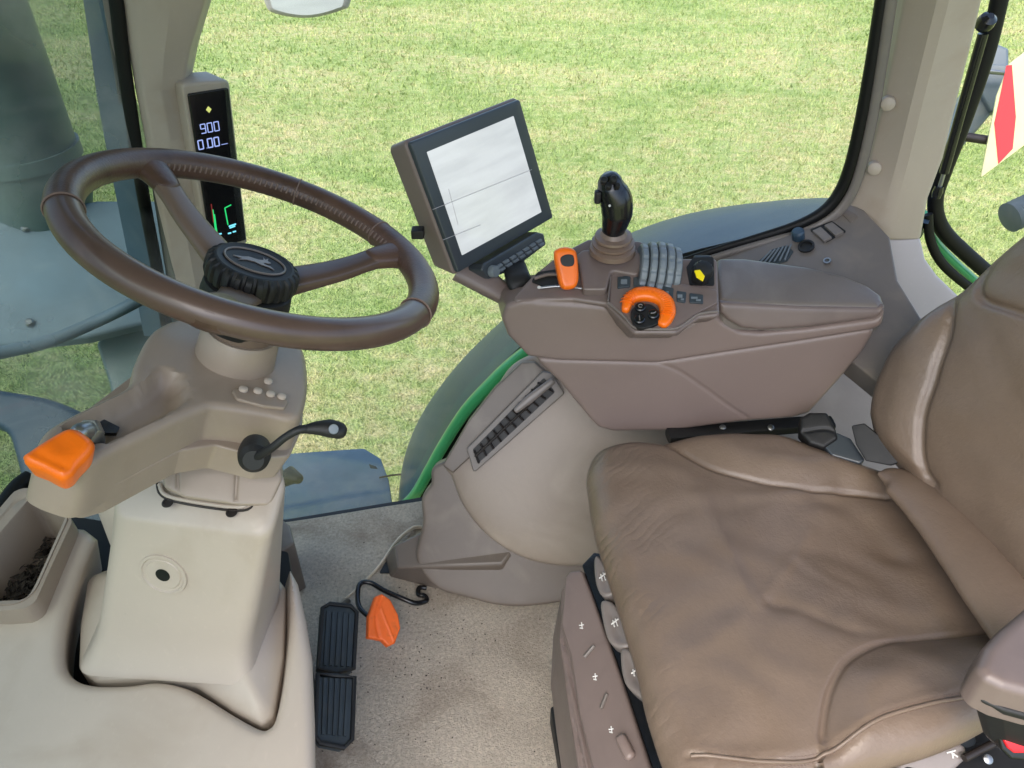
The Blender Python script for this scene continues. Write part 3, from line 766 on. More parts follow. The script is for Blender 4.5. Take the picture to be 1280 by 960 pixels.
plate("mudguard_shell", M_fender, MF, [(-60, 475), (0, 486), (60, 497), (110, 518), (180, 556), (240, 700), (60, 700), (32, 630), (16, 565), (0, 535), (-60, 512)], back=.04, r=.02, g=.03, mode='smooth', parent=t)
plate("front_frame", M_stack, Fr(P(180, 460, d=1.8), (.2, -.6, .8), X3), [(118, 425), (230, 390), (300, 430), (260, 600), (150, 560), (136, 480)], back=.05, r=.01, g=.03, parent=t, rc=.02)

# exterior mirror
t = thing("wing_mirror", "pale rounded exterior mirror hanging at the top of the view", "mirror", P(382, 0, d=2.2))
MM = Fr(P(382, 0, d=2.2), (.1, -1, -.15), X3)
plate("mirror_shell", M_cover, MM, [(322, -60), (330, 5), (345, 20), (385, 25), (425, 16), (438, 4), (445, -60)], back=.06, r=.02, g=.015, mode='smooth', parent=t)
plate("mirror_glass", M_skyglow, MM.off(.001), [(332, -60), (338, 2), (350, 14), (385, 19), (420, 11), (430, 0), (434, -60)], back=.003, r=.001, g=.02, mode='smooth', parent=t)  # shares the screen's painted glow of reflected sky

# things behind the rear window
t = thing("hitch_arm", "grey painted hitch arm with brackets behind the rear window", "hitch arm", P(1210, 150, d=2.1))
HF = Fr(P(1215, 120, d=2.1), (-.2, -.8, .5), X3)
plate("arm", M_grey, HF, [(1238, 50), (1262, 60), (1262, 100), (1250, 130), (1225, 160), (1205, 182), (1188, 205), (1178, 190), (1196, 130), (1225, 90)], back=.05, r=.01, g=.02, parent=t, rc=.01)
plate("bracket", M_grey, HF.off(.02), [(1222, 78), (1278, 82), (1262, 138), (1240, 140), (1222, 108)], back=.04, r=.006, g=.02, parent=t, rc=.01)
sweep("pin", M_dmetal, [P(1200, 170, d=2.05), P(1240, 176, d=2.05)], .012, parent=t, n=12)
sweep("cross_bar", M_metal, [P(1222, 88, d=2.03), P(1262, 92, d=2.03)], .006, parent=t, n=10)
t = thing("hazard_board", "folded red and pale yellow hazard marker board behind the rear window", "hazard board", P(1250, 220, d=2.0))
BF = Fr(P(1255, 140, d=2.0), (-.25, -.9, .3), X3)
plate("board", M_flagwhite, BF, [(1262, 80), (1300, 50), (1330, 120), (1280, 182), (1226, 222), (1246, 120)], back=.006, r=.001, g=.02, parent=t, rc=.002)
plate("red_stripe", M_flagred, BF.off(.0015), [(1258, 82), (1265, 81), (1270, 146), (1266, 186), (1248, 205), (1243, 154)], back=.002, r=0, g=.02, parent=t, rc=0)
t = thing("corrugated_hose", "grey corrugated hose end at the right edge above the seat back", "hose", P(1270, 265, d=1.9))
a, b = P(1262, 272, d=1.9), P(1310, 250, d=1.9); L_ = np.linalg.norm(b - a)
prof = [(.0001, -.004), (.03, -.002)] + [(.034 + .004 * math.cos(k * math.pi), L_ * k / 16) for k in range(17)] + [(.0001, L_)]
lathe("hose", M_grey, prof, a, b - a, parent=t, n=28, angle=60)
# ================================================================== STEERING WHEEL
n_w = np.array([math.sin(.4168) * math.cos(.3593), math.sin(.4168) * math.sin(.3593), math.cos(.4168)])
C_w = P(325.87, 299.87, d=.875)
WF = Fr(C_w, n_w, X3)
RW = .195
def rim(t, r=RW, h=0.0): return C_w + WF.u * r * np.cos(t) + WF.v * r * np.sin(t) + n_w * h
def rang(px, py):
    q = WF.hit(px, py); return math.atan2(q[1], q[0])
t = thing("steering_wheel", "brown leather steering wheel with three spokes and a ridged black hub cap", "steering wheel", C_w - n_w * .08)
ts = np.linspace(0, 2 * np.pi, 180, endpoint=False)
sweep("rim", M_wheel, [rim(a) for a in ts], .0178, .0165, up=n_w, n=28, closed=True, parent=t)
a_ul, a_r = rang(186, 206), rang(512, 318)
a_n = (a_ul + a_r) / 2 + math.pi if abs(a_ul - a_r) < math.pi else (a_ul + a_r) / 2
a_n = rang(262, 396)
# stitched leather section of the rim (far side) slightly proud
def arc(a0, a1, n, r=RW, h=0):
    d = (a1 - a0) % (2 * math.pi)
    return [rim(a0 + d * k / (n - 1), r, h) for k in range(n)]
a_j1, a_j2, a_j3 = rang(82, 262), rang(520, 392), rang(375, 236)
sec = arc(a_j2, a_j1, 110)
sweep("leather_wrap", M_wleather, sec, .0186, .0173, up=n_w, n=28, parent=t)
for a in (a_j1, a_j2, a_j3, rang(478, 292)):
    tg = -WF.u * math.sin(a) + WF.v * math.cos(a)
    rr = [rim(a) + (WF.u * math.cos(a) + WF.v * math.sin(a)) * .0188 * math.cos(q) + n_w * .0175 * math.sin(q) for q in np.linspace(0, 2 * np.pi, 24, endpoint=False)]
    sweep("seam_ring", M_thread, rr, .0011, n=6, closed=True, parent=t)
mb = MB()
d = (a_ul - a_r) % (2 * math.pi)
for k in range(46):
    a = a_r + .10 + (d - .2) * k / 45
    c0 = rim(a, RW - .0172, .007); c1 = rim(a + .008, RW - .0192, -.0005)
    sweep("", None, [c0, (c0 + c1) / 2 - (WF.u * math.cos(a) + WF.v * math.sin(a)) * .0008, c1], .0013, n=6, mb=mb)
mb.build("rim_stitching", M_thread, t)
HB = C_w - n_w * .052
for a, wa in ((a_ul, 1), (a_r, 1), (a_n, .55)):
    dr = WF.u * math.cos(a) + WF.v * math.sin(a)
    p0 = rim(a, RW - .006, -.003); pth = cr([p0, rim(a, RW - .035, -.009), rim(a, RW * .55, -.032), HB + dr * .035 - n_w * .003], 6)
    sweep("spoke", M_spoke if a is not a_r else M_wheel, pth, [.028, .017, .0165, .0195, .024], [.013 * wa, .010 * wa, .0085 * wa, .0095 * wa, .013 * wa], e=2.8, up=n_w, n=24, parent=t)
    q = cr([rim(a, RW + .001, -.001), rim(a, RW - .02, -.005), rim(a, RW - .042, -.011)], 5)
    sweep("leather_boot", M_wleather, q, [.030, .021, .0165], [.0172, .0125, .0108], e=2.3, up=n_w, n=24, parent=t, dome=True)
lathe("hub", M_black, [(.0001, -.06), (.04, -.06), (.052, -.02), (.05, -.004), (.044, 0), (.0001, 0)], HB - n_w * .004, n_w, parent=t, n=48)
def ridg(i, a): return 1 + (.035 * (1 if math.sin(a * 26) > 0 else -1) if 0 < i < 6 else 0)
HP = HB + n_w * .0
lathe("hub_cap", M_black, [(.046, -.004), (.0500, -.001), (.0515, .004), (.0515, .014), (.0505, .019), (.048, .022), (.0445, .0245), (.042, .0250), (.0395, .0238), (.0001, .0242)], HP, n_w, parent=t, n=208, ripple=ridg, angle=30)
EF = Fr(HP + n_w * .0245, n_w, X3)
el = [EF.up3(np.array([.0345 * math.cos(q) , .0275 * math.sin(q)]), np.array(.0004)) for q in np.linspace(0, 2 * np.pi, 48, endpoint=False)]
sweep("emblem_ring", M_switch, el, .0013, n=6, closed=True, parent=t)
deer = [(-.024, -.006), (-.014, -.001), (-.009, .004), (.002, .005), (.007, .009), (.005, .016), (.0085, .011), (.0105, .017), (.0115, .010), (.016, .008), (.015, .005), (.010, .003), (.010, -.001), (.018, -.001), (.024, -.006), (.016, -.004), (.009, -.005), (.000, -.003), (-.008, -.005), (-.016, -.012), (-.013, -.006)]
plate("emblem", M_switch, EF.off(.0010), [('l', x, y) for x, y in deer], back=.001, r=0, g=.01, rc=0, parent=t)

# ================================================================== STEERING COLUMN (pod, tray, levers, pedestal)
t = thing("steering_column", "taupe steering column with side tray standing on a beige pedestal", "steering column", P(220, 840, z=.44))
PF = Fr(C_w - n_w * .160, n_w, X3)
rim_pts = [(112, 578), (158, 555), (247, 513), (275, 507), (330, 515), (368, 522), (381, 508), (386, 470), (378, 430), (350, 405), (290, 396), (225, 398), (199, 408), (182, 425), (168, 452), (160, 479), (120, 500), (68, 527), (50, 545), (50, 558), (78, 572)]
pod2 = PF.to2(rim_pts)
def podf(v, d):
    # tray recess on the left arm, and the hump in front of the wheel neck
    rec = fillet(PF.to2([(80, 552), (118, 556), (170, 538), (235, 500), (232, 474), (205, 458), (170, 484), (120, 510), (78, 532)]), .01)
    dd = dpoly(v, rec); ins = inside(v, rec); h = np.where(ins, -.022 * np.clip(dd / .012, 0, 1) ** .7, 0)
    hump = np.array(PF.hit(205, 425)); g = np.exp(-((v - hump) ** 2).sum(1) / .035 ** 2)
    hump2 = np.array(PF.hit(290, 425)); g2 = np.exp(-((v - hump2) ** 2).sum(1) / .06 ** 2)
    return h + .005 * g + .004 * g2
v, f = plate_geo(PF, cr(pod2, 5, True), .05, .010, .007, podf, (), -n_w * .052 + np.array([.0, -.006, 0]), 6, 1.01)
link("pod", v, f, M_pod, t, angle=50)
v, f = plate_geo(PF.off(-.046), fillet(PF.off(-.046).to2([(46, 584), (60, 600), (94, 622), (130, 612), (225, 563), (270, 556), (330, 572), (362, 570), (378, 535), (382, 480), (300, 430), (190, 450), (70, 540), (47, 560)]), .012), .02, .003, .02, None, (), -n_w * .030 + np.array([0, -.004, 0]), 4, .93)
link("pod_lower_shell", v, f, M_pod, t, angle=50)
# raised right wall detail under the pod, where the lever leaves
lathe("neck", M_pod, [(.052, -.10), (.049, -.02), (.047, .0), (.0455, .022), (.042, .028), (.0001, .028)], C_w - n_w * .150 + WF.u * .006, n_w, parent=t, n=48)
lathe("neck_sleeve", M_spoke, [(.037, -.02), (.040, .02), (.043, .05), (.0001, .05)], C_w - n_w * .116 + WF.u * .006, n_w, parent=t, n=40)
# indicator cluster
for px, py in ((303, 491), (321, 493), (334, 481), (337, 497), (351, 500)):
    p = PF.up3(np.array(PF.hit(px, py)), np.array(.006 + .0 * math.exp(-((np.array(PF.hit(px, py)) - np.array(PF.hit(290, 425))) ** 2).sum() / .06 ** 2)))
    lathe("indicator", M_beige, [(.0052, -.002), (.005, .0008), (.0035, .0018), (.0001, .002)], p, n_w, parent=t, n=16)
plate("indicator_panel", M_pod, PF.off(.0035), [(290, 487), (300, 482), (330, 488), (362, 500), (356, 510), (330, 507), (296, 498)], back=.006, r=.002, g=.006, parent=t, rc=.006)
# orange reverser lever
lv = cr([PF.up3(np.array(PF.hit(x, y)), np.array(h)) for x, y, h in [(122, 541, -.010), (112, 546, .006), (98, 553, .012)]], 5)
sweep("lever_stem", M_metal, lv, [.008, .010, .009], parent=t, n=16, dome=True)
lathe("lever_nut", M_metal, [(.011, -.006), (.0125, -.002), (.0125, .004), (.011, .007)], lv[5], nrm(lv[7] - lv[3]), parent=t, n=6)
plate("lever_slot", M_blackg, PF.off(-.014), [(102, 526), (114, 516), (150, 534), (146, 541), (132, 541), (118, 532), (112, 534)], back=.004, r=0, g=.01, parent=t, rc=.002)
plate("lever_slot", M_blackg, PF.off(-.012), [(72, 540), (84, 528), (100, 524), (106, 532), (90, 545), (78, 548)], back=.004, r=0, g=.01, parent=t, rc=.002)
LF = PF.off(.022)
LF = Fr(PF.up3(np.array(PF.hit(80, 556)), np.array(.024)), nrm(n_w + np.array([-.12, -.30, 0])), X3)
plate("reverser_lever", M_orange, LF, [(28, 568), (32, 562), (74, 536), (92, 532), (108, 540), (117, 550), (113, 562), (98, 578), (88, 590), (74, 594), (52, 583), (32, 575)], back=.018, r=.009, g=.004, mode='smooth', parent=t, bscale=.86, nb=7, grooves=[([(30, 571), (56, 585), (80, 594)], .004, .0022), ([(40, 562), (62, 575), (90, 586)], .005, -.0018)])
# turn signal lever
SP = P(326, 568, d=.86)
b0 = P(318, 568, d=.845)
lathe("stalk_boot", M_black, [(.0165, -.02), (.018, 0), (.0165, .012), (.011, .018), (.0001, .018)], b0, nrm((.25, -.9, .35)), parent=t, n=28)
st = cr([P(318, 572, d=.835), P(338, 561, d=.82), (P(356, 547, d=.815)), P(372, 538, d=.815), P(385, 536, d=.82)], 6)
sweep("stalk", M_black, st, [.0055, .0045, .0042, .0045, .005], parent=t, n=14)
st = cr([P(383, 536.5, d=.82), P(396, 535, d=.822), P(412, 535.5, d=.825), P(424, 538, d=.828)], 6)
sweep("stalk_grip", M_black, st, [.005, .008, .0112, .0102], [.005, .007, .0092, .0085], parent=t, n=18, dome=True)
lathe("stalk_button", M_grey, [(.0055, 0), (.005, .002), (.0001, .0022)], P(417, 536.5, d=.8145), nrm(O - P(417, 537, d=.82)), parent=t, n=20)
# inner column between pod and pedestal
cc = [P(205, 600, d=.90), P(345, 600, d=.90)]
DF = Fr(P(270, 615, d=.925), (.25, -.62, .74), X3)
plate("column_skirt", M_pod, DF, [(196, 560), (350, 560), (352, 600), (338, 632), (300, 632), (230, 622), (205, 610)], back=.07, r=.004, g=.01, parent=t, rc=.01, grooves=[([(222, 570), (222, 618)], .002, -.003), ([(297, 570), (294, 628)], .002, -.003)])
# pedestal: a tapering rounded box
def ring(pl, zc):
    return [P(x, y, y=Y) for x, y, Y in pl]
ped = thing  # (no-op alias kept out of the scene)
TF = Fr(P(245, 640, z=.690), (.10, -.50, .86), X3)
FFp = P(240, 672, z=.674)
top_l, top_r = P(140, 655, z=.682), P(338, 680, z=.676)
back_l, back_r = P(150, 590, z=.70) , P(362, 590, z=.72)
bot_l, bot_r = P(112, 832, z=.44), P(303, 846, z=.44)
bb_l, bb_r = bot_l + np.array([-.02, .25, .0]), P(354, 742, z=.42)
def rrect(a, b, c, d, r=.02, n=5):
    # a front-left, b front-right, c back-right, d back-left; rounded corners in 3D
    pts = []
    Q = [a, b, c, d]
    for i in range(4):
        p, q, s = Q[i - 1], Q[i], Q[(i + 1) % 4]
        u, v = nrm(p - q), nrm(s - q)
        for k in range(n + 1):
            w = k / n; pts.append((1 - w) ** 2 * (q + u * r) + 2 * w * (1 - w) * q + w * w * (q + v * r))
    return pts
rings = []
cT = (top_l + top_r + back_l + back_r) / 4
for k, r in ((.90, .02), (.96, .022), (.99, .024)):
    rings.append([cT + (p - cT) * k + np.array([0, 0, .012 * (1 - ((k - .88) / .12) ** 2) + .0]) for p in rrect(top_l, top_r, back_r, back_l, .024)])
for w in np.linspace(0.03, 1, 12):
    fl_ = w ** 1.0
    fr_x = .014 * max(0, (w - .75) / .25) ** 2
    a = top_l + (bot_l - top_l) * fl_ + np.array([-fr_x, -fr_x, 0]); b = top_r + (bot_r - top_r) * fl_ + np.array([fr_x, -fr_x, 0])
    c = back_r + (bb_r - back_r) * fl_; d = back_l + (bb_l - back_l) * fl_
    rings.append(rrect(a, b, c, d, .026))
loft("pedestal", M_beige, rings, parent=t, angle=60)
FF = Fr((top_l + top_r + bot_l + bot_r) / 4, np.cross(top_r - top_l, top_l - bot_l), X3)
if FF.n[1] > 0: FF = Fr(FF.o, -FF.n, X3)
pc = FF.up3(np.array(FF.hit(205, 717)), np.array(.0005))
lathe("plug_dish", M_beige, [(.0325, -.003), (.031, .0030), (.028, .0034), (.0265, .0012), (.0235, .0008), (.022, .0022), (.0001, .0026)], pc, FF.n, parent=t, n=48)
lathe("plug_hole", M_blackg, [(.0096, 0), (.0094, .0030), (.0001, .0030)], pc, FF.n, parent=t, n=24)
# bellows slot frame and two screws on top of the pedestal
cTn = nrm(np.cross(top_r - top_l, back_l - top_l)); cTn = cTn if cTn[2] > 0 else -cTn
TP = Fr(cT + np.array([0, 0, .0125]), cTn, X3)
slot2 = [(200, 606), (206, 618), (228, 625), (290, 634), (310, 630), (320, 612), (322, 598)]
sweep("slot_rim", M_beige, cr([TP.up3(np.array(TP.hit(x, y)), np.array(.001)) for x, y in slot2], 6), .003, .003, parent=t, n=10)
sweep("slot_dark_line", M_dmetal, cr([TP.up3(np.array(TP.hit(x, y)), np.array(.0005)) for x, y in [(196, 602), (201, 619), (226, 629), (291, 638.5), (315, 634), (325, 614)]], 6), .0015, .0015, parent=t, n=8)  # thin dark line just outside the slot rim
for px, py in ((210, 629), (290, 641)):
    p = TP.up3(np.array(TP.hit(px, py)), np.array(.0))
    o = lathe("screw", M_dmetal, [(.0062, 0), (.0072, .0016), (.0048, .002), (.0045, .0006), (.0001, .0006)], p, TP.n, parent=t, n=20)
# rounded rear housing left of the pedestal
lathe("rear_housing", M_beige, [(.10, -.2), (.10, .0), (.095, .035), (.085, .05), (.0001, .05)], P(150, 640, z=.60) + np.array([.03, .085, -.02]), (0, .1, 1), parent=t, n=48)
# boot flare around the pedestal foot
BFz = .425
foot = [(98, 835), (120, 853), (195, 850), (245, 858), (290, 888), (328, 908), (342, 894), (354, 820), (357, 735), (330, 700), (200, 690), (110, 720), (100, 780)]
fo2 = fillet(horiz(BFz).to2(foot), .02)
def bootf(v, d): return .045 * (1 - np.exp(-(np.clip(d, 0, 1) / .045) ** 1.3))
v, f = plate_geo(horiz(BFz), fo2, .05, .004, .01, bootf)
link("pedestal_boot", v, f, M_beige, t, angle=60)

# ================================================================== FRONT CONSOLE with storage bin
t = thing("front_console", "beige front floor console with an open storage bin of dry debris", "console", P(200, 950, z=0))
Zc = .445
CFm = Fr(P(100, 900, z=Zc), (.0, -.10, 1), X3)
outer = [(-120, 765), (0, 762), (30, 764), (50, 752), (62, 725), (88, 658), (100, 655), (117, 668)]
groove = [(117, 668), (98, 712), (84, 755), (77, 795), (78, 828), (92, 846), (118, 853), (157, 853), (195, 849), (228, 855), (258, 870), (290, 890), (322, 907), (335, 906), (343, 892), (352, 850), (358, 800), (360, 760), (359, 728)]
shell_o = [(360, 706), (370, 724), (380, 770), (388, 820), (391, 900), (392, 990), (380, 1080), (-140, 1080), (-180, 850)]
o2 = np.concatenate([CFm.to2(outer)[:-1], cr(CFm.to2(groove), 5), CFm.to2(shell_o)])
v, f = plate_geo(CFm, o2, .40, .016, .012, None, (), (-.15, .11, -.40), 7, 1.0)
link("console_shell", v, f, M_beige, t, angle=60)
# recess floor below the groove, coloured black for the shade in the deep gap
plate("groove_floor", M_black, CFm.off(-.13), [(60, 640), (360, 690), (370, 760), (350, 920), (300, 900), (60, 870), (70, 760)], back=.02, r=0, g=.05, rc=.01, parent=t)
# bin
BZ = Fr(P(40, 690, z=.50), (.0, -.06, 1), X3)
oo = BZ.to2([(-70, 700), (-30, 668), (18, 612), (34, 608), (86, 642), (90, 652), (62, 712), (44, 752), (30, 761), (0, 763), (-80, 763)])
ii = BZ.to2([(-60, 720), (-20, 690), (38, 621), (44, 620), (78, 640), (81, 646), (58, 698), (38, 742), (28, 749), (0, 750), (-70, 752)])
N_ = 90
def resamp(p, n):
    p = np.vstack([p, p[:1]]); L_ = np.r_[0, np.cumsum(np.linalg.norm(np.diff(p, axis=0), axis=1))]
    s = np.linspace(0, L_[-1], n, endpoint=False); return np.stack([np.interp(s, L_, p[:, 0]), np.interp(s, L_, p[:, 1])], 1)
oo, ii = resamp(fillet(oo, .012), N_), resamp(fillet(ii, .008), N_)
ic = ii.mean(0)
rings = [BZ.up3(oo, np.full(N_, -.10)), BZ.up3(oo, np.full(N_, -.005)), BZ.up3(oo * .98 + ii * .02, np.full(N_, -.001)), BZ.up3(oo * .6 + ii * .4, np.full(N_, 0)), BZ.up3(oo * .55 + ii * .45, np.full(N_, -.002)), BZ.up3(oo * .45 + ii * .55, np.full(N_, -.002)), BZ.up3(oo * .4 + ii * .6, np.full(N_, 0.0)), BZ.up3(oo * .05 + ii * .95, np.full(N_, -.001)), BZ.up3(ii, np.full(N_, -.004)), BZ.up3(ic + (ii - ic) * .93, np.full(N_, -.07)), BZ.up3(ic + (ii - ic) * .9, np.full(N_, -.11))]
loft("storage_bin", M_pod, rings, parent=t, angle=50)
mb = MB(); rr = random.Random(7)
for k in range(420):
    q = ic + (ii[rr.randrange(N_)] - ic) * .88 * math.sqrt(rr.random()); L_ = rr.uniform(.004, .014); an = rr.uniform(0, 6.28)
    c0 = BZ.up3(q, np.array(-.105 + rr.uniform(0, .03))); d0 = np.array([math.cos(an), math.sin(an), rr.uniform(-.5, .5)]) * L_; e0 = np.array([-math.sin(an), math.cos(an), rr.uniform(-.4, .4)]) * L_ * .35
    mb.add([c0 - d0, c0 + e0, c0 + d0, c0 - e0 + np.array([0, 0, .002])], [(0, 1, 2), (0, 2, 3)])
o = mb.build("dry_leaf_debris", M_debris, None, smooth=False)
solo(o, "dry brown leaf debris lying in the bottom of the storage bin", "debris"); o["kind"] = "stuff"
sweep("sill_rubber", M_seal, cr([P(-60, 720, z=.47), P(-10, 652, z=.48), P(20, 610, z=.49), P(38, 596, z=.49)], 5), .014, .012, parent=t, n=12)
plate("rear_foot_block", M_base, horiz(.16), [(340, 640), (362, 655), (368, 678), (350, 690), (330, 670)], back=.15, r=.006, g=.02, parent=t, rc=.008)

# ================================================================== PEDALS
def pedal(px, lab):
    t = thing("brake_pedal", lab, "pedal", P(px[0][0], px[0][1], z=.10), "ribbed black brake pedals")
    fr = Fr(P(420, px[1], z=.135), (.35, -.20, .9), X3)
    p = px[2]
    plate("pad", M_rubber, fr, p, back=.02, r=.004, g=.006, rc=.008, parent=t)
    A, B_, C1, D = [np.array(fr.hit(*q)) for q in px[3]]
    mb = MB()
    for k in range(5):
        f0 = (k + .5) / 5; a = A + (B_ - A) * f0; b = D + (C1 - D) * f0
        sweep("", None, fr.up3(np.linspace(a, b, 6), np.full(6, .001)), .0030, .0042, e=3, up=fr.n, n=8, mb=mb)
    mb.build("tread_rib", M_rubber, t)
    q = [fr.up3(np.array(fr.hit(*c1)), np.array(.0)) for c1 in px[4]]
    sweep("pad_rim", M_black, cr(q, 1, True), .004, .006, e=3, up=fr.n, n=8, closed=True, parent=t)
    return t
tt = pedal(((425, 800), 795, [(402, 762), (412, 755), (438, 757), (446, 765), (442, 838), (420, 842), (397, 836)], [(406, 764), (441, 768), (438, 834), (402, 832)], [(403, 760), (412, 755), (438, 758), (446, 766), (442, 836), (420, 841), (398, 836)]),
           "upper of the two ribbed black brake pedals, with the arm behind it")
sweep("pedal_arm", M_dmetal, cr([P(425, 768, z=.115), P(428, 758, z=.07), P(434, 752, z=.015)], 5), .008, .006, parent=tt, n=10)
tt = pedal(((420, 890), 888, [(396, 844), (420, 846), (443, 847), (440, 925), (428, 936), (400, 930), (394, 920)], [(402, 848), (438, 850), (434, 921), (400, 918)], [(397, 843), (420, 845), (443, 847), (440, 925), (430, 935), (400, 929), (394, 920)]),
           "lower of the two ribbed black brake pedals, nearest the camera")
sweep("pedal_arm", M_dmetal, cr([P(395, 880, z=.09), P(388, 850, z=.06), P(385, 830, z=.02)], 5), .008, .006, parent=tt, n=10)
t = thing("accelerator_pedal", "dirty orange accelerator pedal on a bent black wire arm", "pedal", P(482, 790, z=0))
GFp = Fr(P(480, 775, z=.085), (.45, -.35, .82), X3)
plate("pedal_pad", M_orange2, GFp, [(461, 770), (470, 745), (478, 742), (488, 749), (498, 768), (501, 785), (494, 804), (486, 808), (478, 800), (468, 798), (460, 797)], back=.012, r=.004, g=.004, parent=t, rc=.004, grooves=[([(478, 746), (470, 770), (474, 797)], .003, -.003), ([(476, 760), (492, 800)], .002, .002)])
sweep("wire_arm", M_blackg, cr([P(533, 735, z=.018), P(524, 735, z=.022), P(523, 743, z=.025), P(531, 745, z=.025), P(533, 751, z=.03), P(520, 754, z=.04), P(505, 749, z=.05), P(480, 738, z=.06), P(462, 728, z=.07), P(450, 730, z=.075), P(447, 745, z=.075), P(450, 760, z=.075), P(464, 772, z=.075), P(480, 775, z=.075)], 6), .0052, parent=t, n=12)
# ================================================================== ARMREST CONSOLE
t = thing("armrest_console", "mauve brown armrest console with control panel and worn grey lid", "armrest console", P(830, 530, z=.47))
SFc = Fr(P(860, 450, y=1.058), (-.05, -1, .06), X3)
# side face (front wall), one slab with the real depth of the console behind it
low = [(664, 446), (700, 449), (823, 452), (900, 440), (1000, 425), (1098, 409), (1080, 440), (1052, 474), (1012, 518), (990, 524), (932, 528), (840, 540), (766, 541), (748, 536), (738, 526), (700, 480)]
crv_ = [(668, 448), (740, 449), (785, 450), (818, 453), (848, 464), (880, 485), (912, 508), (942, 527)]
plate("lower_body", M_mauve, SFc, low, back=.16, r=.010, g=.007, parent=t, rc=.012, grooves=[(crv_, .0036, -.0020)], bdir=(0, .15, .0), nb=6)
up_ = [(626, 398), (632, 382), (650, 376), (676, 374), (715, 373), (757, 380), (778, 400), (792, 415), (842, 415), (862, 404), (874, 396), (897, 393), (903, 402), (925, 414), (951, 416), (1010, 411), (1098, 399), (1108, 385), (1104, 408), (1090, 414), (1000, 428), (900, 443), (823, 455), (700, 452), (660, 447), (634, 420)]
plate("upper_body", M_mauve, SFc.off(.004), up_, back=.13, r=.009, g=.006, parent=t, rc=.016, bdir=(-.012, .105, -.02), nb=6,
      grooves=[([(670, 376), (760, 383), (783, 398), (797, 420)], .005, -.004)])
# top deck
def topz(x): return .725
KF = Fr(P(757, 377, y=1.062), (-.10, -.40, 1), X3)
deck = [(634, 378), (664, 345), (700, 316), (735, 298), (800, 300), (850, 322), (897, 322), (900, 394), (874, 397), (845, 416), (792, 416), (757, 380), (715, 374), (676, 375)]
plate("control_deck", M_mauve_d, KF, deck, back=.10, r=.006, g=.006, parent=t, rc=.01, bdir=(0, .035, -.03))
# throttle slot and lever
s0 = KF.up3(np.array([KF.hit(676, 361), KF.hit(700, 359), KF.hit(730, 362), KF.hit(754, 367)]), np.full(4, .003))
sweep("throttle_track", M_metal, cr(s0, 6), .0022, .002, parent=t, n=8)
plate("throttle_slot", M_black, KF.off(.002), [(664, 352), (672, 340), (700, 336), (706, 345), (704, 355), (680, 358)], back=.006, r=0, g=.02, parent=t, rc=.004)
sweep("throttle_slot_lip", M_mauve_d, cr(KF.up3(np.array([KF.hit(668, 350), KF.hit(686, 345), KF.hit(704, 346)]), np.full(3, .004)), 4), .003, .003, parent=t, n=8)
for px, py in ((674, 361), (754, 358)):
    lathe("track_end_mark", M_white, [(.003, 0), (.0028, .0012), (.0001, .0012)], KF.up3(np.array(KF.hit(px, py)), np.array(.0035)), KF.n, parent=t, n=12)
TLF = Fr(P(709, 335, y=1.085), (.05, -.80, .60), X3)
tl = [(693, 316), (698, 310), (708, 308), (718, 311), (722, 319), (724, 345), (721, 357), (714, 361), (705, 361), (700, 354), (696, 336)]
plate("throttle_lever", M_orange, TLF, tl, back=.022, r=.008, g=.003, mode='smooth', parent=t, nb=6, bscale=.9)
plate("lever_thumb_hollow", M_black, TLF.off(.0012), [(701, 322), (708, 318), (716, 319), (718, 326), (716, 332), (708, 333), (702, 330)], back=.004, r=.001, g=.004, mode='smooth', parent=t)
# raised control pod
RF = KF.off(.006)
plate("control_panel", M_mauve_d, RF, [(763, 340), (790, 338), (850, 354), (897, 362), (897, 378), (870, 392), (848, 410), (797, 411), (780, 397), (762, 380)], back=.02, r=.002, g=.008, parent=t, rc=.006)
sweep("panel_edge", M_switch, cr(KF.up3(np.array([KF.hit(763, 339), KF.hit(762, 360), KF.hit(760, 380)]), np.full(3, .008)), 4), .0015, .003, parent=t, n=8)
sweep("pod_edge", M_switch, cr(KF.up3(np.array([KF.hit(x, y) for x, y in [(760, 381), (780, 398), (793, 412), (820, 414), (845, 413), (860, 404), (874, 395), (897, 392)]]), np.full(8, .006)), 4), .002, .002, parent=t, n=8)
R2 = RF.off(.003)
KEYS = [[(772, 346), (788, 344), (788, 358), (772, 360)], [(792, 345), (804, 348), (804, 358), (792, 358)],
        [(806, 351), (826, 356), (825, 362), (806, 358)], [(828, 357), (842, 360), (841, 374), (828, 371)],
        [(846, 363), (858, 365), (857, 378), (846, 376)], [(862, 366), (879, 368), (879, 379), (862, 378)]]
for q in KEYS:
    plate("key", M_rubber, R2, q, back=.004, r=.001, g=.005, parent=t, rc=.002)
for (x, y, a, b) in [(780, 352, 4, 3), (850, 370, 3, 2), (853, 374, 2, 1), (868, 372, 4, 1.2), (873, 375, 3, 1), (834, 366, 2, 2)]:
    plate("key_marking", M_padfab, R2.off(.0022), [(x - a, y - b), (x + a, y - b), (x + a, y + b), (x - a, y + b)], back=.001, r=0, g=.01, rc=0, parent=t)
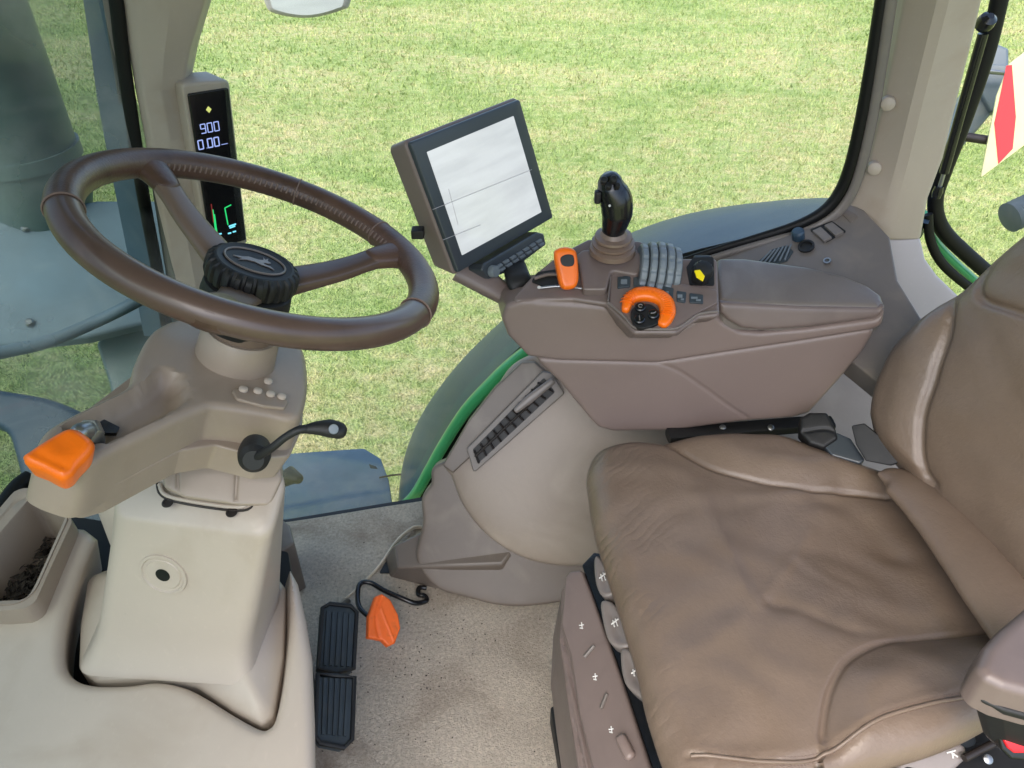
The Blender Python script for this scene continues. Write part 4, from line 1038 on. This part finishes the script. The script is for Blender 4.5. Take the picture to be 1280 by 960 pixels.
# orange ring with the three black buttons
kc = RF.up3(np.array(RF.hit(807, 390)), np.array(.004))
ring_a = [(782, 390), (786, 379), (796, 373), (809, 372), (822, 375), (831, 382), (834, 393), (832, 402), (828, 408)]
pth = cr(KF.up3(np.array([KF.hit(x, y) for x, y in ring_a]), np.full(9, .008)), 8)
sweep("dial_ring", M_orange, pth, [.007, .0125, .0130, .0130, .009], [.008, .011, .011, .010, .007], e=2.6, up=KF.n, n=18, parent=t, dome=True)
mb = MB()
for k in range(4, len(pth) - 10, 2):
    tg = nrm(pth[k + 1] - pth[k]); sd = np.cross(KF.n, tg)
    rw = .0115
    sweep("", None, [pth[k] + sd * rw * math.cos(a) + KF.n * (.0105 * math.sin(a) + .0004) for a in np.linspace(.3, 2.84, 9)], .0008, n=6, mb=mb)
mb.build("dial_grip_ridge", M_orange, t)
plate("dial_face", M_black, RF.off(.006), [(789, 388), (800, 380), (815, 381), (824, 391), (822, 404), (800, 410), (790, 400)], back=.006, r=.001, g=.005, mode='smooth', parent=t)
for px, py, k in ((800, 388, '2'), (816, 397, '3'), (799, 403, '1')):
    p = RF.up3(np.array(RF.hit(px, py)), np.array(.0075))
    bt = lathe("dial_button", M_blackg, [(.0085, -.002), (.0085, .003), (.007, .0042), (.0001, .0045)], p, RF.n, parent=t, n=24)
    c = p + RF.n * .0050
    mb = MB()
    if k == '1': sweep("", None, [c - RF.v * .004, c + RF.v * .004], .0009, n=6, mb=mb)
    elif k == '2':
        sweep("", None, [c + RF.u * .003 * math.cos(a) + RF.v * .003 * math.sin(a) for a in np.linspace(0, 5.4, 10)], .0008, n=6, mb=mb)
    else: sweep("", None, [c - RF.u * .004, c + RF.u * .001, c + RF.u * .004 + RF.v * .002], .0009, n=6, mb=mb)
    mb.build("button_symbol", M_switch, bt)
lathe("dial_light", M_yellow, [(.0028, 0), (.0025, .001), (.0001, .001)], RF.up3(np.array(RF.hit(836, 402)), np.array(.001)), RF.n, parent=t, n=12)
# joystick with boot
jb = P(766, 306, y=1.135)
lathe("joystick_boot", M_spoke, [(.038, -.012), (.037, -.004), (.031, -.001), (.035, .004), (.035, .007), (.0275, .0095), (.031, .014), (.030, .018), (.022, .020), (.018, .027), (.0001, .027)], jb, nrm((-.02, -.1, 1)), parent=t, n=40)
jq = [P(766, 297, y=1.135), P(767, 286, y=1.135), P(771, 266, y=1.135), P(770, 250, y=1.135), P(765, 238, y=1.135), P(763, 230, y=1.135)]
sweep("joystick_grip", M_blackg, cr(jq, 6), [.017, .022, .030, .029, .025, .021], [.016, .019, .025, .026, .024, .020], parent=t, n=30, dome=True)
jt = P(764, 222, y=1.112)
for dx, dz, r in ((-9, -2, .0055), (3, -3, .0055), (-3, 5, .005), (8, 5, .004)):
    lathe("joystick_button", M_black, [(r, -.006), (r, .002), (r * .8, .0032), (.0001, .0034)], P(764 + dx, 227 + dz, y=1.108), nrm((0, -.55, .83)), parent=t, n=18)
box("joystick_side_button", M_black, P(747, 246, y=1.125), .010, .014, .02, parent=t, bevel=.003)
lathe("joystick_light", M_white, [(.002, 0), (.0018, .001), (.0001, .001)], P(762, 257, y=1.108), (0, -1, .1), parent=t, n=10)
# thumb roller dome behind the keys
RC = KF.up3(np.array(KF.hit(824, 333)), np.array(.0))
dome_u = nrm((1, -.05, -.1))
for k, (dx, rr_) in enumerate([(-.030, .044), (-.0165, .049), (-.003, .051), (.0105, .050), (.024, .045)]):
    lathe("roller_wheel", M_padfab, [(.004, -.0062), (rr_ - .003, -.006), (rr_, -.004), (rr_ + .0005, 0), (rr_, .004), (rr_ - .003, .006), (.004, .0062)], RC + dome_u * dx + np.array([0, 0, -.012]), dome_u, parent=t, n=96, u=Z3, ripple=lambda i, a: 1 - (.035 if math.sin(a * 14 ) > .75 and 1 <= i <= 5 else 0), angle=25)
rb = []
for q in ((735, 312), (745, 304), (790, 309), (806, 322), (800, 352), (772, 342), (763, 345)): rb.append(q)
plate("deck_block", M_mauve_d, KF.off(.016), [(716, 322), (728, 312), (792, 308), (806, 322), (797, 344), (764, 338), (758, 362), (728, 362), (724, 330)], back=.018, r=.004, g=.007, parent=t, rc=.008)
# yellow topped knob in its well
plate("knob_well", M_black, KF.off(.0015), [(858, 334), (866, 322), (892, 321), (893, 357), (862, 356)], back=.005, r=0, g=.02, parent=t, rc=.004)
kp = KF.up3(np.array(KF.hit(876, 350)), np.array(.022))
kn = lathe("selector_knob", M_black, [(.014, -.02), (.0165, -.004), (.0165, .006), (.013, .012), (.006, .014), (.0001, .014)], kp, nrm((0, -.45, .9)), parent=t, n=36, ripple=lambda i, a: 1 + .03 * math.sin(a * 12))
plate("knob_mark", M_yellow, Fr(kp + nrm((0, -.45, .9)) * .0145, (0, -.45, .9), X3), [(868, 338), (875, 337), (881, 345), (879, 351), (871, 346)], back=.002, r=.0005, g=.004, rc=.001, parent=kn)
box("knob_bracket", M_black, P(878, 328, y=1.15), .03, .02, .02, parent=t, bevel=.004)
# lid
LFd = Fr(P(960, 382, y=1.056), (.02, -.22, 1), X3)
lid = [(897, 321), (930, 321), (960, 325), (1010, 332), (1055, 343), (1085, 355), (1103, 368), (1107, 379), (1100, 385), (1060, 384), (1000, 383), (940, 382), (908, 380), (898, 374), (894, 350)]
plate("lid", M_lid, LFd, lid, back=.035, r=.011, g=.006, parent=t, rc=.010, bdir=(.002, -.003, -.036), nb=6, fn=lambda v, d: .004 * (1 - np.exp(-d / .03)))
plate("lid_skirt", M_mauve_d, Fr(P(1000, 398, y=1.050), (.0, -1, .25), X3), [(899, 378), (1000, 383), (1098, 385), (1108, 381), (1106, 392), (1096, 399), (1010, 410), (952, 414), (928, 411), (910, 401), (900, 391)], back=.02, r=.008, g=.006, parent=t, rc=.006)

# ================================================================== MONITOR
corner = para([(513, 178), (650, 124), (692, 272), (573, 341)], 1.15)
mu = nrm(corner[1] - corner[0]); mn = nrm(np.cross(corner[1] - corner[0], corner[3] - corner[0]))
if mn[1] > 0: mn = -mn
MFr = Fr(sum(corner) / 4, mn, mu)
t = thing("display_monitor", "big square touch display on a brown arm, its screen pale white", "monitor", P(640, 375, y=1.12))
def mp(*q): return list(q)
plate("bezel", M_bezel, MFr, [(513, 178), (650, 124), (692, 272), (573, 341)], back=.014, r=.003, g=.012, rc=.006, parent=t)
v2 = MFr.to2([(513, 178), (650, 124), (692, 272), (573, 341)]); c2 = v2.mean(0)
hv = [('l', *(c2 + (q - c2) * 1.035)) for q in v2]
plate("housing", M_mauve, MFr.off(-.008), hv, back=.05, r=.005, g=.02, rc=.012, parent=t, bdir=-MFr.n * .045, bscale=.93)
plate("screen", M_skyglow, MFr.off(.0012), [(534, 190), (642, 145), (677, 265), (578, 319)], back=.003, r=0, g=.03, rc=.001, parent=t)
box("release_latch", M_black, MFr.up3(np.array([v2[0][0] - .004, (v2[0][1] + v2[3][1]) / 2 - .03]), np.array(-.035)), .02, .02, .015, parent=t)
for a, b in (((540, 262), (664, 212)), ((553, 300), (600, 281)), ((560, 236), (572, 281))):
    sweep("screen_rule", M_cover, MFr.up3(np.array([MFr.hit(*a), MFr.hit(*b)]), np.full(2, .0013)), .0005, .0003, up=MFr.n, n=5, parent=t)
# key pad below
NPF = Fr(MFr.up3(np.array(MFr.hit(640, 322)), np.array(.006)), mn, mu)
plate("keypad", M_bezel, NPF, [(602, 338), (604, 330), (672, 290), (680, 292), (683, 306), (640, 338), (612, 349)], back=.03, r=.003, g=.008, rc=.004, parent=t)
mb = MB(); N2 = NPF.off(.004)
A, B_, C1, D = [np.array(NPF.hit(x, y)) for x, y in ((617, 333), (675, 297), (680, 307), (624, 341))]
for i in range(7):
    for j in range(2):
        if i == 3 and False: continue
        u0, u1 = (i + .12) / 7, (i + .88) / 7; w0, w1 = (j + .12) / 2, (j + .88) / 2
        q = lambda u, w: A + (B_ - A) * u + (D - A) * w
        plate("keypad_button", M_padfab, N2, [('l', *q(u0, w0)), ('l', *q(u1, w0)), ('l', *q(u1, w1)), ('l', *q(u0, w1))], back=.004, r=.001, g=.006, rc=.0015, parent=t)
lathe("rotary_knob", M_padfab, [(.0105, 0), (.0105, .008), (.009, .011), (.0001, .0115)], NPF.up3(np.array(NPF.hit(614, 339)), np.array(.001)), mn, parent=t, n=32)
bk = MFr.up3(np.array(MFr.hit(610, 340)), np.array(-.025))
sweep("mount_bracket", M_mauve, cr([MFr.up3(np.array(MFr.hit(598, 335)), np.array(-.045)), P(612, 356, y=1.16), P(634, 372, y=1.15), P(650, 385, y=1.14)], 5), [.026, .022, .016, .014], [.014, .014, .012, .01], e=3, up=(0, -.5, .8), n=16, parent=t)
sweep("mount_arm", M_black, cr([MFr.up3(np.array(MFr.hit(650, 330)), np.array(-.015)), P(648, 350, y=1.15), P(655, 368, y=1.15)], 5), [.020, .022, .018], [.010, .012, .010], e=3.5, up=(0, -.5, .8), n=14, parent=t)

# ================================================================== CORNER DISPLAY on the front pillar
cd = para([(235, 118), (286, 110), (308, 300), (264, 312)], 1.34)
du = nrm(cd[1] - cd[0]); dn = nrm(np.cross(cd[1] - cd[0], cd[3] - cd[0])); dn = dn if dn[1] < 0 else -dn
DFr = Fr(sum(cd) / 4, dn, du)
t = thing("pillar_display", "tall narrow black instrument display mounted on the front pillar", "display", cd[3])
plate("display_face", M_blackg, DFr, [(235, 118), (286, 110), (308, 300), (264, 312)], back=.01, r=.002, g=.015, rc=.004, parent=t)
v2 = DFr.to2([(228, 106), (288, 101), (311, 306), (261, 320)])
plate("display_housing", M_pillar, DFr.off(-.004), [('l', *q) for q in v2], back=.07, r=.005, g=.02, rc=.010, parent=t, bdir=-DFr.n * .05 - du * .012)
def seg(ch, x, y, w, h, mb, fr, th=.0009):
    S7 = {'0': 'abcdef', '9': 'abcfgd', '1': 'bc', '.': 'p', '8': 'abcdefg', '5': 'afgcd', 'U': 'bcdef'}[ch]
    L = {'a': ((0, 1), (1, 1)), 'b': ((1, 1), (1, .5)), 'c': ((1, .5), (1, 0)), 'd': ((1, 0), (0, 0)), 'e': ((0, 0), (0, .5)), 'f': ((0, .5), (0, 1)), 'g': ((0, .5), (1, .5)), 'p': ((0.3, 0), (.5, 0))}
    for k in S7:
        a, b = L[k]
        P0 = fr.up3(np.array([[x + a[0] * w, y + a[1] * h], [x + b[0] * w, y + b[1] * h]]), np.zeros(2))
        sweep("", None, P0, th, .0004, up=fr.n, n=6, mb=mb)
D1 = DFr.off(.0008)
# origin of text measured in the display plane: x along du, y up
def dl(px, py): return np.array(D1.hit(px, py))
sgn = 1 if (dl(286, 110) - dl(235, 118))[0] > 0 else -1
mb = MB(); b0 = dl(252, 167)
for i, ch in enumerate('900'): seg(ch, b0[0] + i * .0125, b0[1], .0085, .0165, mb, D1)
mb.build("digits_upper", M_eb, t, smooth=False)
mb = MB(); b0 = dl(249, 187)
xo = 0
for ch in '0.00':
    if ch == '.': seg(ch, b0[0] + xo, b0[1], .006, .015, mb, D1); xo += .005
    else: seg(ch, b0[0] + xo, b0[1], .0085, .0165, mb, D1, .0011); xo += .0125
sweep("", None, D1.up3(np.array([[b0[0] + xo, b0[1] + .001], [b0[0] + xo + .012, b0[1] + .001]]), np.zeros(2)), .0006, .0004, up=D1.n, n=6, mb=mb)
mb.build("digits_lower", M_eb, t, smooth=False)
c = dl(261, 137)
plate("warning_diamond", M_ey, D1, [('l', c[0] - .005, c[1]), ('l', c[0], c[1] - .006), ('l', c[0] + .005, c[1]), ('l', c[0], c[1] + .006)], back=.0006, r=0, g=.01, rc=0, parent=t)
mb = MB()
for ln in ([(266, 262), (270, 292)], [(281, 260), (285, 281)], [(281, 260), (289, 256)], [(268, 268), (271, 290)]):
    sweep("", None, D1.up3(np.array([dl(*ln[0]), dl(*ln[1])]), np.zeros(2)), .0012, .0005, up=D1.n, n=6, mb=mb)
mb.build("gauge_outline", M_eg, t, smooth=False)
mb = MB()
for ln in ([(286, 283), (295, 280)], [(287, 285), (294, 282.5)], [(272, 293), (277, 292)], [(285, 292), (289, 291)], [(291, 290), (295, 289)]):
    sweep("", None, D1.up3(np.array([dl(*ln[0]), dl(*ln[1])]), np.zeros(2)), .0016, .0005, up=D1.n, n=6, mb=mb)
mb.build("gauge_bars", M_ec, t, smooth=False)
mb = MB(); sweep("", None, D1.up3(np.array([dl(264, 255), dl(267, 278)]), np.zeros(2)), .0012, .0005, up=D1.n, n=6, mb=mb)
mb.build("gauge_red_mark", M_er, t, smooth=False)

# ================================================================== SEAT
t = thing("driver_seat", "worn tan leather driver seat with creased cushion and tall back", "seat", P(960, 740, z=.0))
QF = Fr(P(900, 700, z=.505), (-.03, .0, 1), X3)
cush = [(736, 600), (734, 578), (742, 556), (762, 545), (800, 540), (850, 545), (920, 543), (975, 546), (1020, 560), (1060, 575), (1100, 588), (1150, 605), (1240, 660), (1330, 740), (1330, 850), (1235, 905), (1180, 932), (1120, 950), (1060, 962), (960, 985), (880, 1000), (850, 985), (832, 940), (812, 880), (798, 820), (778, 755), (757, 690), (742, 640)]
far_seam = [(822, 544), (850, 566), (890, 590), (945, 606), (1000, 613), (1060, 616), (1108, 622)]
near_seam = [(1028, 925), (1030, 895), (1038, 862), (1056, 832), (1088, 812), (1130, 802), (1190, 796), (1250, 790)]
q2 = QF.to2
L1 = cr(q2(far_seam), 8); L2 = cr(q2(near_seam), 8)
farpoly = cr(q2([(830, 544), (860, 570), (900, 592), (950, 606), (1010, 613), (1110, 620), (1180, 600), (1100, 500), (975, 470), (830, 470)]), 4, True)
nearpoly = cr(q2([(1026, 1010), (1027, 950), (1030, 900), (1038, 862), (1056, 832), (1090, 812), (1140, 802), (1260, 790), (1400, 800), (1400, 1000), (1200, 1060)]), 4, True)
sagc = np.array(QF.hit(1075, 690)); sag2 = np.array(QF.hit(1150, 720))
creases = [
    ([(950, 753), (970, 730), (988, 703), (1003, 680), (1013, 662)], .0060, .0013),
    ([(955, 757), (1000, 766), (1060, 790), (1130, 799)], .008, -.0018),
    ([(1000, 700), (1020, 716), (1060, 735)], .010, .0012),
    ([(880, 620), (905, 680), (926, 735)], .008, .0010),

    ([(950, 760), (968, 738), (984, 712), (1000, 688), (1012, 665)], .014, .0015),
    ([(962, 756), (980, 730), (996, 708), (1008, 690)], .016, -.0015),
    ([(948, 758), (985, 762), (1020, 775), (1060, 790)], .018, -.0022),
    ([(985, 720), (1040, 742), (1100, 752)], .018, .0016),
    ([(870, 625), (900, 680), (925, 735), (945, 757)], .013, .0025),
    ([(945, 760), (915, 785), (890, 805), (865, 815)], .014, .002),
    ([(1020, 620), (1070, 640), (1120, 690)], .02, -.004),
    ([(930, 625), (985, 620), (1040, 616)], .013, .003),
    ([(1090, 770), (1160, 792), (1240, 785)], .022, -.004),
]
rs = np.random.RandomState(3)
for k in range(0):                     # fine wrinkles fanning along the front edge
    f0 = k / 15; x0 = 742 + 70 * f0 + rs.uniform(-4, 4); y0 = 600 + 270 * f0 + rs.uniform(-6, 6)
    ln = rs.uniform(28, 70); an = math.radians(-28 - 25 * math.sin(f0 * 3) + rs.uniform(-10, 10))
    creases.append(([(x0, y0), (x0 + ln * .5 * math.cos(an), y0 + ln * .5 * math.sin(an) + 4), (x0 + ln * math.cos(an), y0 + ln * math.sin(an))], .0022, -.0016))
for k in range(0):                       # and at the near front corner
    x0 = 835 + k * 22; y0 = 915 - k * 3
    creases.append(([(x0, y0 + 10), (x0 + 30, y0 - 18), (x0 + 62, y0 - 24)], .0025, -.0013))
gr = [(L1, .0040, -.006), (L2, .0040, -.006)] + [(cr(q2(l), 8), w, dp) for l, w, dp in creases]
def prof_(x):
    x = np.clip(x, 0, 1)
    return np.sin(x * math.pi / 2) ** 1.35
def cushf(v, d):
    h = np.zeros(len(v))
    for poly, amt, ln in ((farpoly, .024, L1), (nearpoly, .022, L2)):
        ins = inside(v, poly); dd = dpoly(v, ln, False)
        h += np.where(ins, amt * prof_(dd / .055), 0)
    h -= .020 * np.exp(-((v - sagc) ** 2).sum(1) / .11 ** 2)
    h += .012 * (1 - np.exp(-(d / .10) ** 2))
    h += .0014 * np.sin(v[:, 0] * 41 + 2.1 * np.sin(v[:, 1] * 33)) * np.sin(v[:, 1] * 37 + 1.7 * np.sin(v[:, 0] * 29))
    fd = np.clip(d / .05, 0, 1) ** 2
    pip = cr(q2([(862, 944), (960, 951), (1030, 943), (1105, 906), (1212, 878)]), 6)
    h += fd * .004 * np.exp(-(dpoly(v, pip, False) / .009) ** 2) - .0035 * np.exp(-(dpoly(v, pip, False) / .0045) ** 2)
    return h
v, f = plate_geo(QF, cr(q2(cush), 6, True), .09, .042, .0045, cushf, gr, (.03, .02, -.09), 10, .92)
link("cushion", v, f, M_leather, t, angle=80)
# back
bn = nrm((-.92, -.33, .30))
A0 = P(1165, 600, z=.575)
BK = Fr(A0, bn, (0, -1, 0))
if BK.v[2] < 0: BK = Fr(A0, bn, (0, 1, 0))
back = [(1084, 528), (1083, 510), (1092, 474), (1109, 432), (1139, 399), (1184, 366), (1229, 322), (1278, 278), (1340, 215), (1420, 200), (1500, 500), (1480, 900), (1360, 890), (1260, 800), (1205, 720), (1150, 640), (1118, 600), (1092, 562)]
b2 = BK.to2
bs1 = [(1178, 360), (1189, 385), (1190, 412), (1186, 436), (1173, 485), (1162, 522), (1159, 560), (1162, 590), (1170, 604)]
bs2 = [(1290, 270), (1247, 309), (1229, 342), (1225, 362), (1236, 377), (1280, 391), (1340, 415)]
gb = [(cr(b2(bs1), 8), .006, -.009), (cr(b2(bs2), 8), .005, -.008)]
bol = cr(b2([(1186, 340), (1193, 400), (1190, 440), (1166, 522), (1164, 600), (1080, 560), (1070, 480), (1120, 400)]), 4, True)
def backf(v, d):
    ins = inside(v, bol); dd = dpoly(v, bol)
    h = np.where(ins, .020 * prof_(dd / .06), 0)
    h += .02 * (1 - np.exp(-(d / .08) ** 2))
    return h + .0012 * np.sin(v[:, 0] * 43 + 2.1 * np.sin(v[:, 1] * 31)) * np.sin(v[:, 1] * 39)
for k in range(0):
    gb.append((cr(b2([(1215 + 6 * k, 470 + 40 * k), (1235 + 5 * k, 455 + 38 * k), (1262 + 3 * k, 452 + 36 * k)]), 6), .004, .0010))
v, f = plate_geo(BK, cr(b2(back), 5, True), .09, .040, .006, backf, gb, (.09, .0, .0), 10, .95)
link("backrest", v, f, M_leather, t, angle=80)
# lower lumbar roll between back and cushion
lr = [P(1100, 592, z=.555), P(1125, 603, z=.555), P(1170, 640, z=.558), P(1215, 695, z=.558), P(1250, 745, z=.555), P(1290, 800, z=.55)]
sweep("lumbar_roll", M_leather, cr(lr, 8), [.006, .034, .046, .050, .050, .050], [.003, .012, .017, .019, .020, .020], up=Z3, n=28, parent=t, dome=True)
co = cr(q2(cush), 6, True)
def on_cushion(line, lift):
    xy = cr(q2(line), 10); dd = dpoly(xy, co); tt_ = np.clip(dd, 0, .042)
    hh = -(.042 - np.sqrt(np.maximum(.042 ** 2 - (.042 - tt_) ** 2, 0))) + cushf(xy, dd)
    return QF.up3(xy, hh + lift)
sweep("piping", M_leather, on_cushion([(864, 944), (960, 951), (1030, 943), (1105, 906), (1208, 880)], .0012), .0024, parent=t, n=10)
for off_, nm in ((4, 0), (-5, 0)):
    ln = dens(on_cushion([(866, 944 + off_), (960, 951 + off_), (1030, 943 + off_), (1105, 906 + off_), (1206, 880 + off_)], .0004), .0022, False)
    mb = MB()
    for k in range(0, len(ln) - 2, 2):
        sweep("", None, [ln[k], ln[k] * .4 + ln[k + 1] * .6], .0005, n=5, mb=mb)
    mb.build("seam_stitching", M_thread, t)
# undercarriage and the side control strip
box("seat_base", M_black, (.41, .70, .24), .42, .40, .34, parent=t, bevel=.02)
CPF = Fr(P(760, 830, z=.395), (-.42, -.12, .90), X3)
plate("control_strip", M_mauve_d, CPF, [(705, 722), (712, 713), (727, 711), (738, 740), (756, 790), (776, 847), (800, 920), (815, 965), (835, 1050), (770, 1050), (745, 985), (722, 890), (712, 820), (700, 780)], back=.03, r=.006, g=.01, rc=.008, parent=t)
plate("strip_skirt", M_mauve_d, CPF.off(-.012), [(700, 735), (712, 728), (735, 800), (760, 880), (785, 970), (800, 1050), (735, 1050), (722, 975), (705, 860), (697, 800)], back=.09, r=.008, g=.012, rc=.01, parent=t, bdir=(-.01, .0, -.12), grooves=[([(700, 790), (720, 870), (745, 990)], .003, -.004), ([(706, 770), (732, 860), (762, 990)], .003, .003), ([(702, 830), (716, 900), (735, 990)], .003, -.004)])
plate("channel", M_blackg, CPF.off(-.010), [(727, 706), (742, 690), (800, 700), (900, 960), (930, 1050), (830, 1050), (810, 962), (775, 850), (750, 780)], back=.02, r=.003, g=.02, rc=.004, parent=t)
PDF = CPF.off(.014)
pads = [[(742, 700), (748, 695), (762, 715), (768, 738), (764, 744), (752, 744), (744, 728)],
        [(750, 755), (760, 750), (772, 760), (786, 790), (788, 806), (772, 809), (758, 796)],
        [(775, 815), (784, 810), (798, 822), (812, 850), (812, 876), (800, 872), (780, 852)]]
for q in pads:
    c = q2  # keep
    k = plate("seat_switch", M_switch, PDF, q, back=.018, r=.005, g=.004, mode='smooth', parent=t, fn=lambda v, d: -.006 * np.clip((d - .008) / .01, 0, 1))
    m0 = np.mean(np.array(q, float), 0)
    mb = MB()
    for (a, b, c1, e1) in ((-5, 2, 4, -5), (0, -5, 3, 4), (-3, -3, -1, 5)):
        sweep("", None, PDF.up3(np.array([PDF.hit(m0[0] + a, m0[1] + b - 2), PDF.hit(m0[0] + c1, m0[1] + e1 - 2)]), np.full(2, .001)), .0011, .0014, up=PDF.n, n=6, mb=mb)
    mb.build("switch_symbol", M_white, k)
for x, y in ((727, 782), (744, 846), (764, 912)):
    mb = MB()
    for (a, b, c1, e1) in ((-3, 0, 3, -1), (0, -4, 1, 4), (-2, 3, 2, 4)):
        sweep("", None, CPF.up3(np.array([CPF.hit(x + a, y + b), CPF.hit(x + c1, y + e1)]), np.full(2, .0005)), .0009, .0008, up=CPF.n, n=6, mb=mb)
    mb.build("strip_symbol", M_white, t)
for a, b in (((731, 822), (743, 808)), ((752, 886), (759, 868))):
    sweep("strip_rib", M_trim, CPF.up3(np.array([CPF.hit(*a), CPF.hit(*b)]), np.full(2, .0015)), .0025, .003, up=CPF.n, n=8, parent=t)
sweep("strip_lug", M_mauve, CPF.up3(np.array([CPF.hit(778, 925), CPF.hit(788, 945)]), np.full(2, .004)), .008, .006, up=CPF.n, n=12, parent=t, dome=True)
plate("floor_rail", M_black, horiz(.06), [(688, 884), (694, 880), (706, 882), (730, 960), (745, 1040), (712, 1040), (700, 955)], back=.055, r=.004, g=.02, rc=.006, parent=t)
# right side rail with bolts under the console
sweep("side_rail", M_black, [P(835, 545, z=.47), P(1000, 531, z=.47), P(1040, 530, z=.47)], .016, .010, e=4, up=Z3, parent=t, n=12)
for px in (903, 963):
    lathe("rail_bolt", M_metal, [(.006, 0), (.006, .003), (.004, .004), (.0001, .004)], P(px, 535, z=.478), (0, -.5, 1), parent=t, n=12)
# lever at the near side
LvF = Fr(P(1180, 945, z=.41), (-.1, -.45, .88), X3)
k = plate("recline_lever", M_switch, LvF, [(1110, 970), (1130, 948), (1170, 936), (1200, 928), (1209, 936), (1207, 950), (1180, 975), (1120, 1000)], back=.02, r=.005, g=.006, rc=.008, parent=t)
mb = MB()
for a, b in (((1183, 941), (1194, 938)), ((1188, 940), (1197, 946)), ((1190, 941), (1191, 948))):
    sweep("", None, LvF.up3(np.array([LvF.hit(*a), LvF.hit(*b)]), np.full(2, .0008)), .0011, .001, up=LvF.n, n=6, mb=mb)
mb.build("lever_symbol", M_white, k)
box("near_frame", M_black, P(1230, 965, z=.36), .26, .10, .08, parent=t, bevel=.01)
sweep("frame_rod", M_dmetal, [P(1205, 948, z=.42), P(1250, 925, z=.42)], .005, parent=t, n=10)
lathe("frame_bolt", M_metal, [(.006, 0), (.006, .003), (.004, .004), (.0001, .004)], P(1234, 949, z=.42), (0, -.5, 1), parent=t, n=12)

# seat belt buckle
t = thing("belt_buckle", "black seat belt buckle tucked between console and seat back", "belt buckle", P(1030, 560, z=.50))
KB = Fr(P(1020, 540, z=.555), (-.25, -.5, .85), X3)
plate("buckle_body", M_black, KB, [(1000, 522), (1012, 515), (1034, 515), (1045, 536), (1048, 548), (1030, 560), (1012, 554), (1000, 540)], back=.03, r=.006, g=.006, rc=.006, parent=t, grooves=[([(1003, 540), (1030, 536), (1045, 540)], .003, -.003)])
plate("buckle_sleeve", M_bezel, KB.off(-.006), [(1025, 552), (1046, 540), (1064, 548), (1082, 575), (1075, 580), (1040, 570)], back=.018, r=.004, g=.006, rc=.005, parent=t)
plate("belt_strap", M_black, Fr(P(1090, 556, z=.57), (-.5, -.6, .6), X3), [(1064, 532), (1080, 529), (1100, 545), (1128, 577), (1112, 582), (1082, 576), (1070, 556)], back=.02, r=.002, g=.01, rc=.004, parent=t)

# near armrest
t = thing("near_armrest", "brown capped near side armrest with black base and red buckle", "armrest", P(1260, 960, z=.50))
ARF = Fr(P(1260, 810, z=.705), (.02, -.10, 1), X3)
v, f = plate_geo(ARF, fillet(ARF.to2([(1221, 832), (1232, 806), (1252, 784), (1290, 752), (1420, 800), (1400, 860), (1300, 872), (1256, 860), (1232, 848)]), .012), .03, .012, .006, None, (), (0, -.004, -.030), 7, 1.06)
link("pad_cap", v, f, M_mauve_d, t, angle=60)
v, f = plate_geo(ARF.off(-.026), fillet(ARF.off(-.026).to2([(1214, 862), (1224, 832), (1250, 800), (1290, 770), (1420, 820), (1400, 890), (1300, 900), (1256, 888), (1230, 876)]), .012), .06, .004, .01, None, (), (.03, .0, -.085), 4, .80)
link("armrest_base", v, f, M_black, t, angle=60)
RBF = Fr(P(1265, 930, z=.60), (-.1, -.8, .6), X3)
plate("red_release", M_red, RBF, [(1254, 925), (1300, 922), (1300, 942), (1268, 942), (1260, 936)], back=.02, r=.002, g=.006, rc=.002, parent=t)
plate("buckle_case", M_blackg, RBF.off(-.004), [(1247, 918), (1300, 914), (1320, 955), (1264, 950), (1252, 938)], back=.03, r=.003, g=.01, rc=.004, parent=t)

# roof over the cab (out of frame, it shades the interior as the real one does)
rf = plate("cab_roof", M_roof, Fr((.1, .62, 1.78), (0, 0, -1), X3), [('w', -1.0, -.10, 0), ('w', 1.15, -.10, 0), ('w', 1.15, 1.45, 0), ('w', -1.0, 1.45, 0)], back=.08, r=.01, g=.2, rc=.06)
solo(rf, "pale headliner roof of the cab above the seats", "roof")
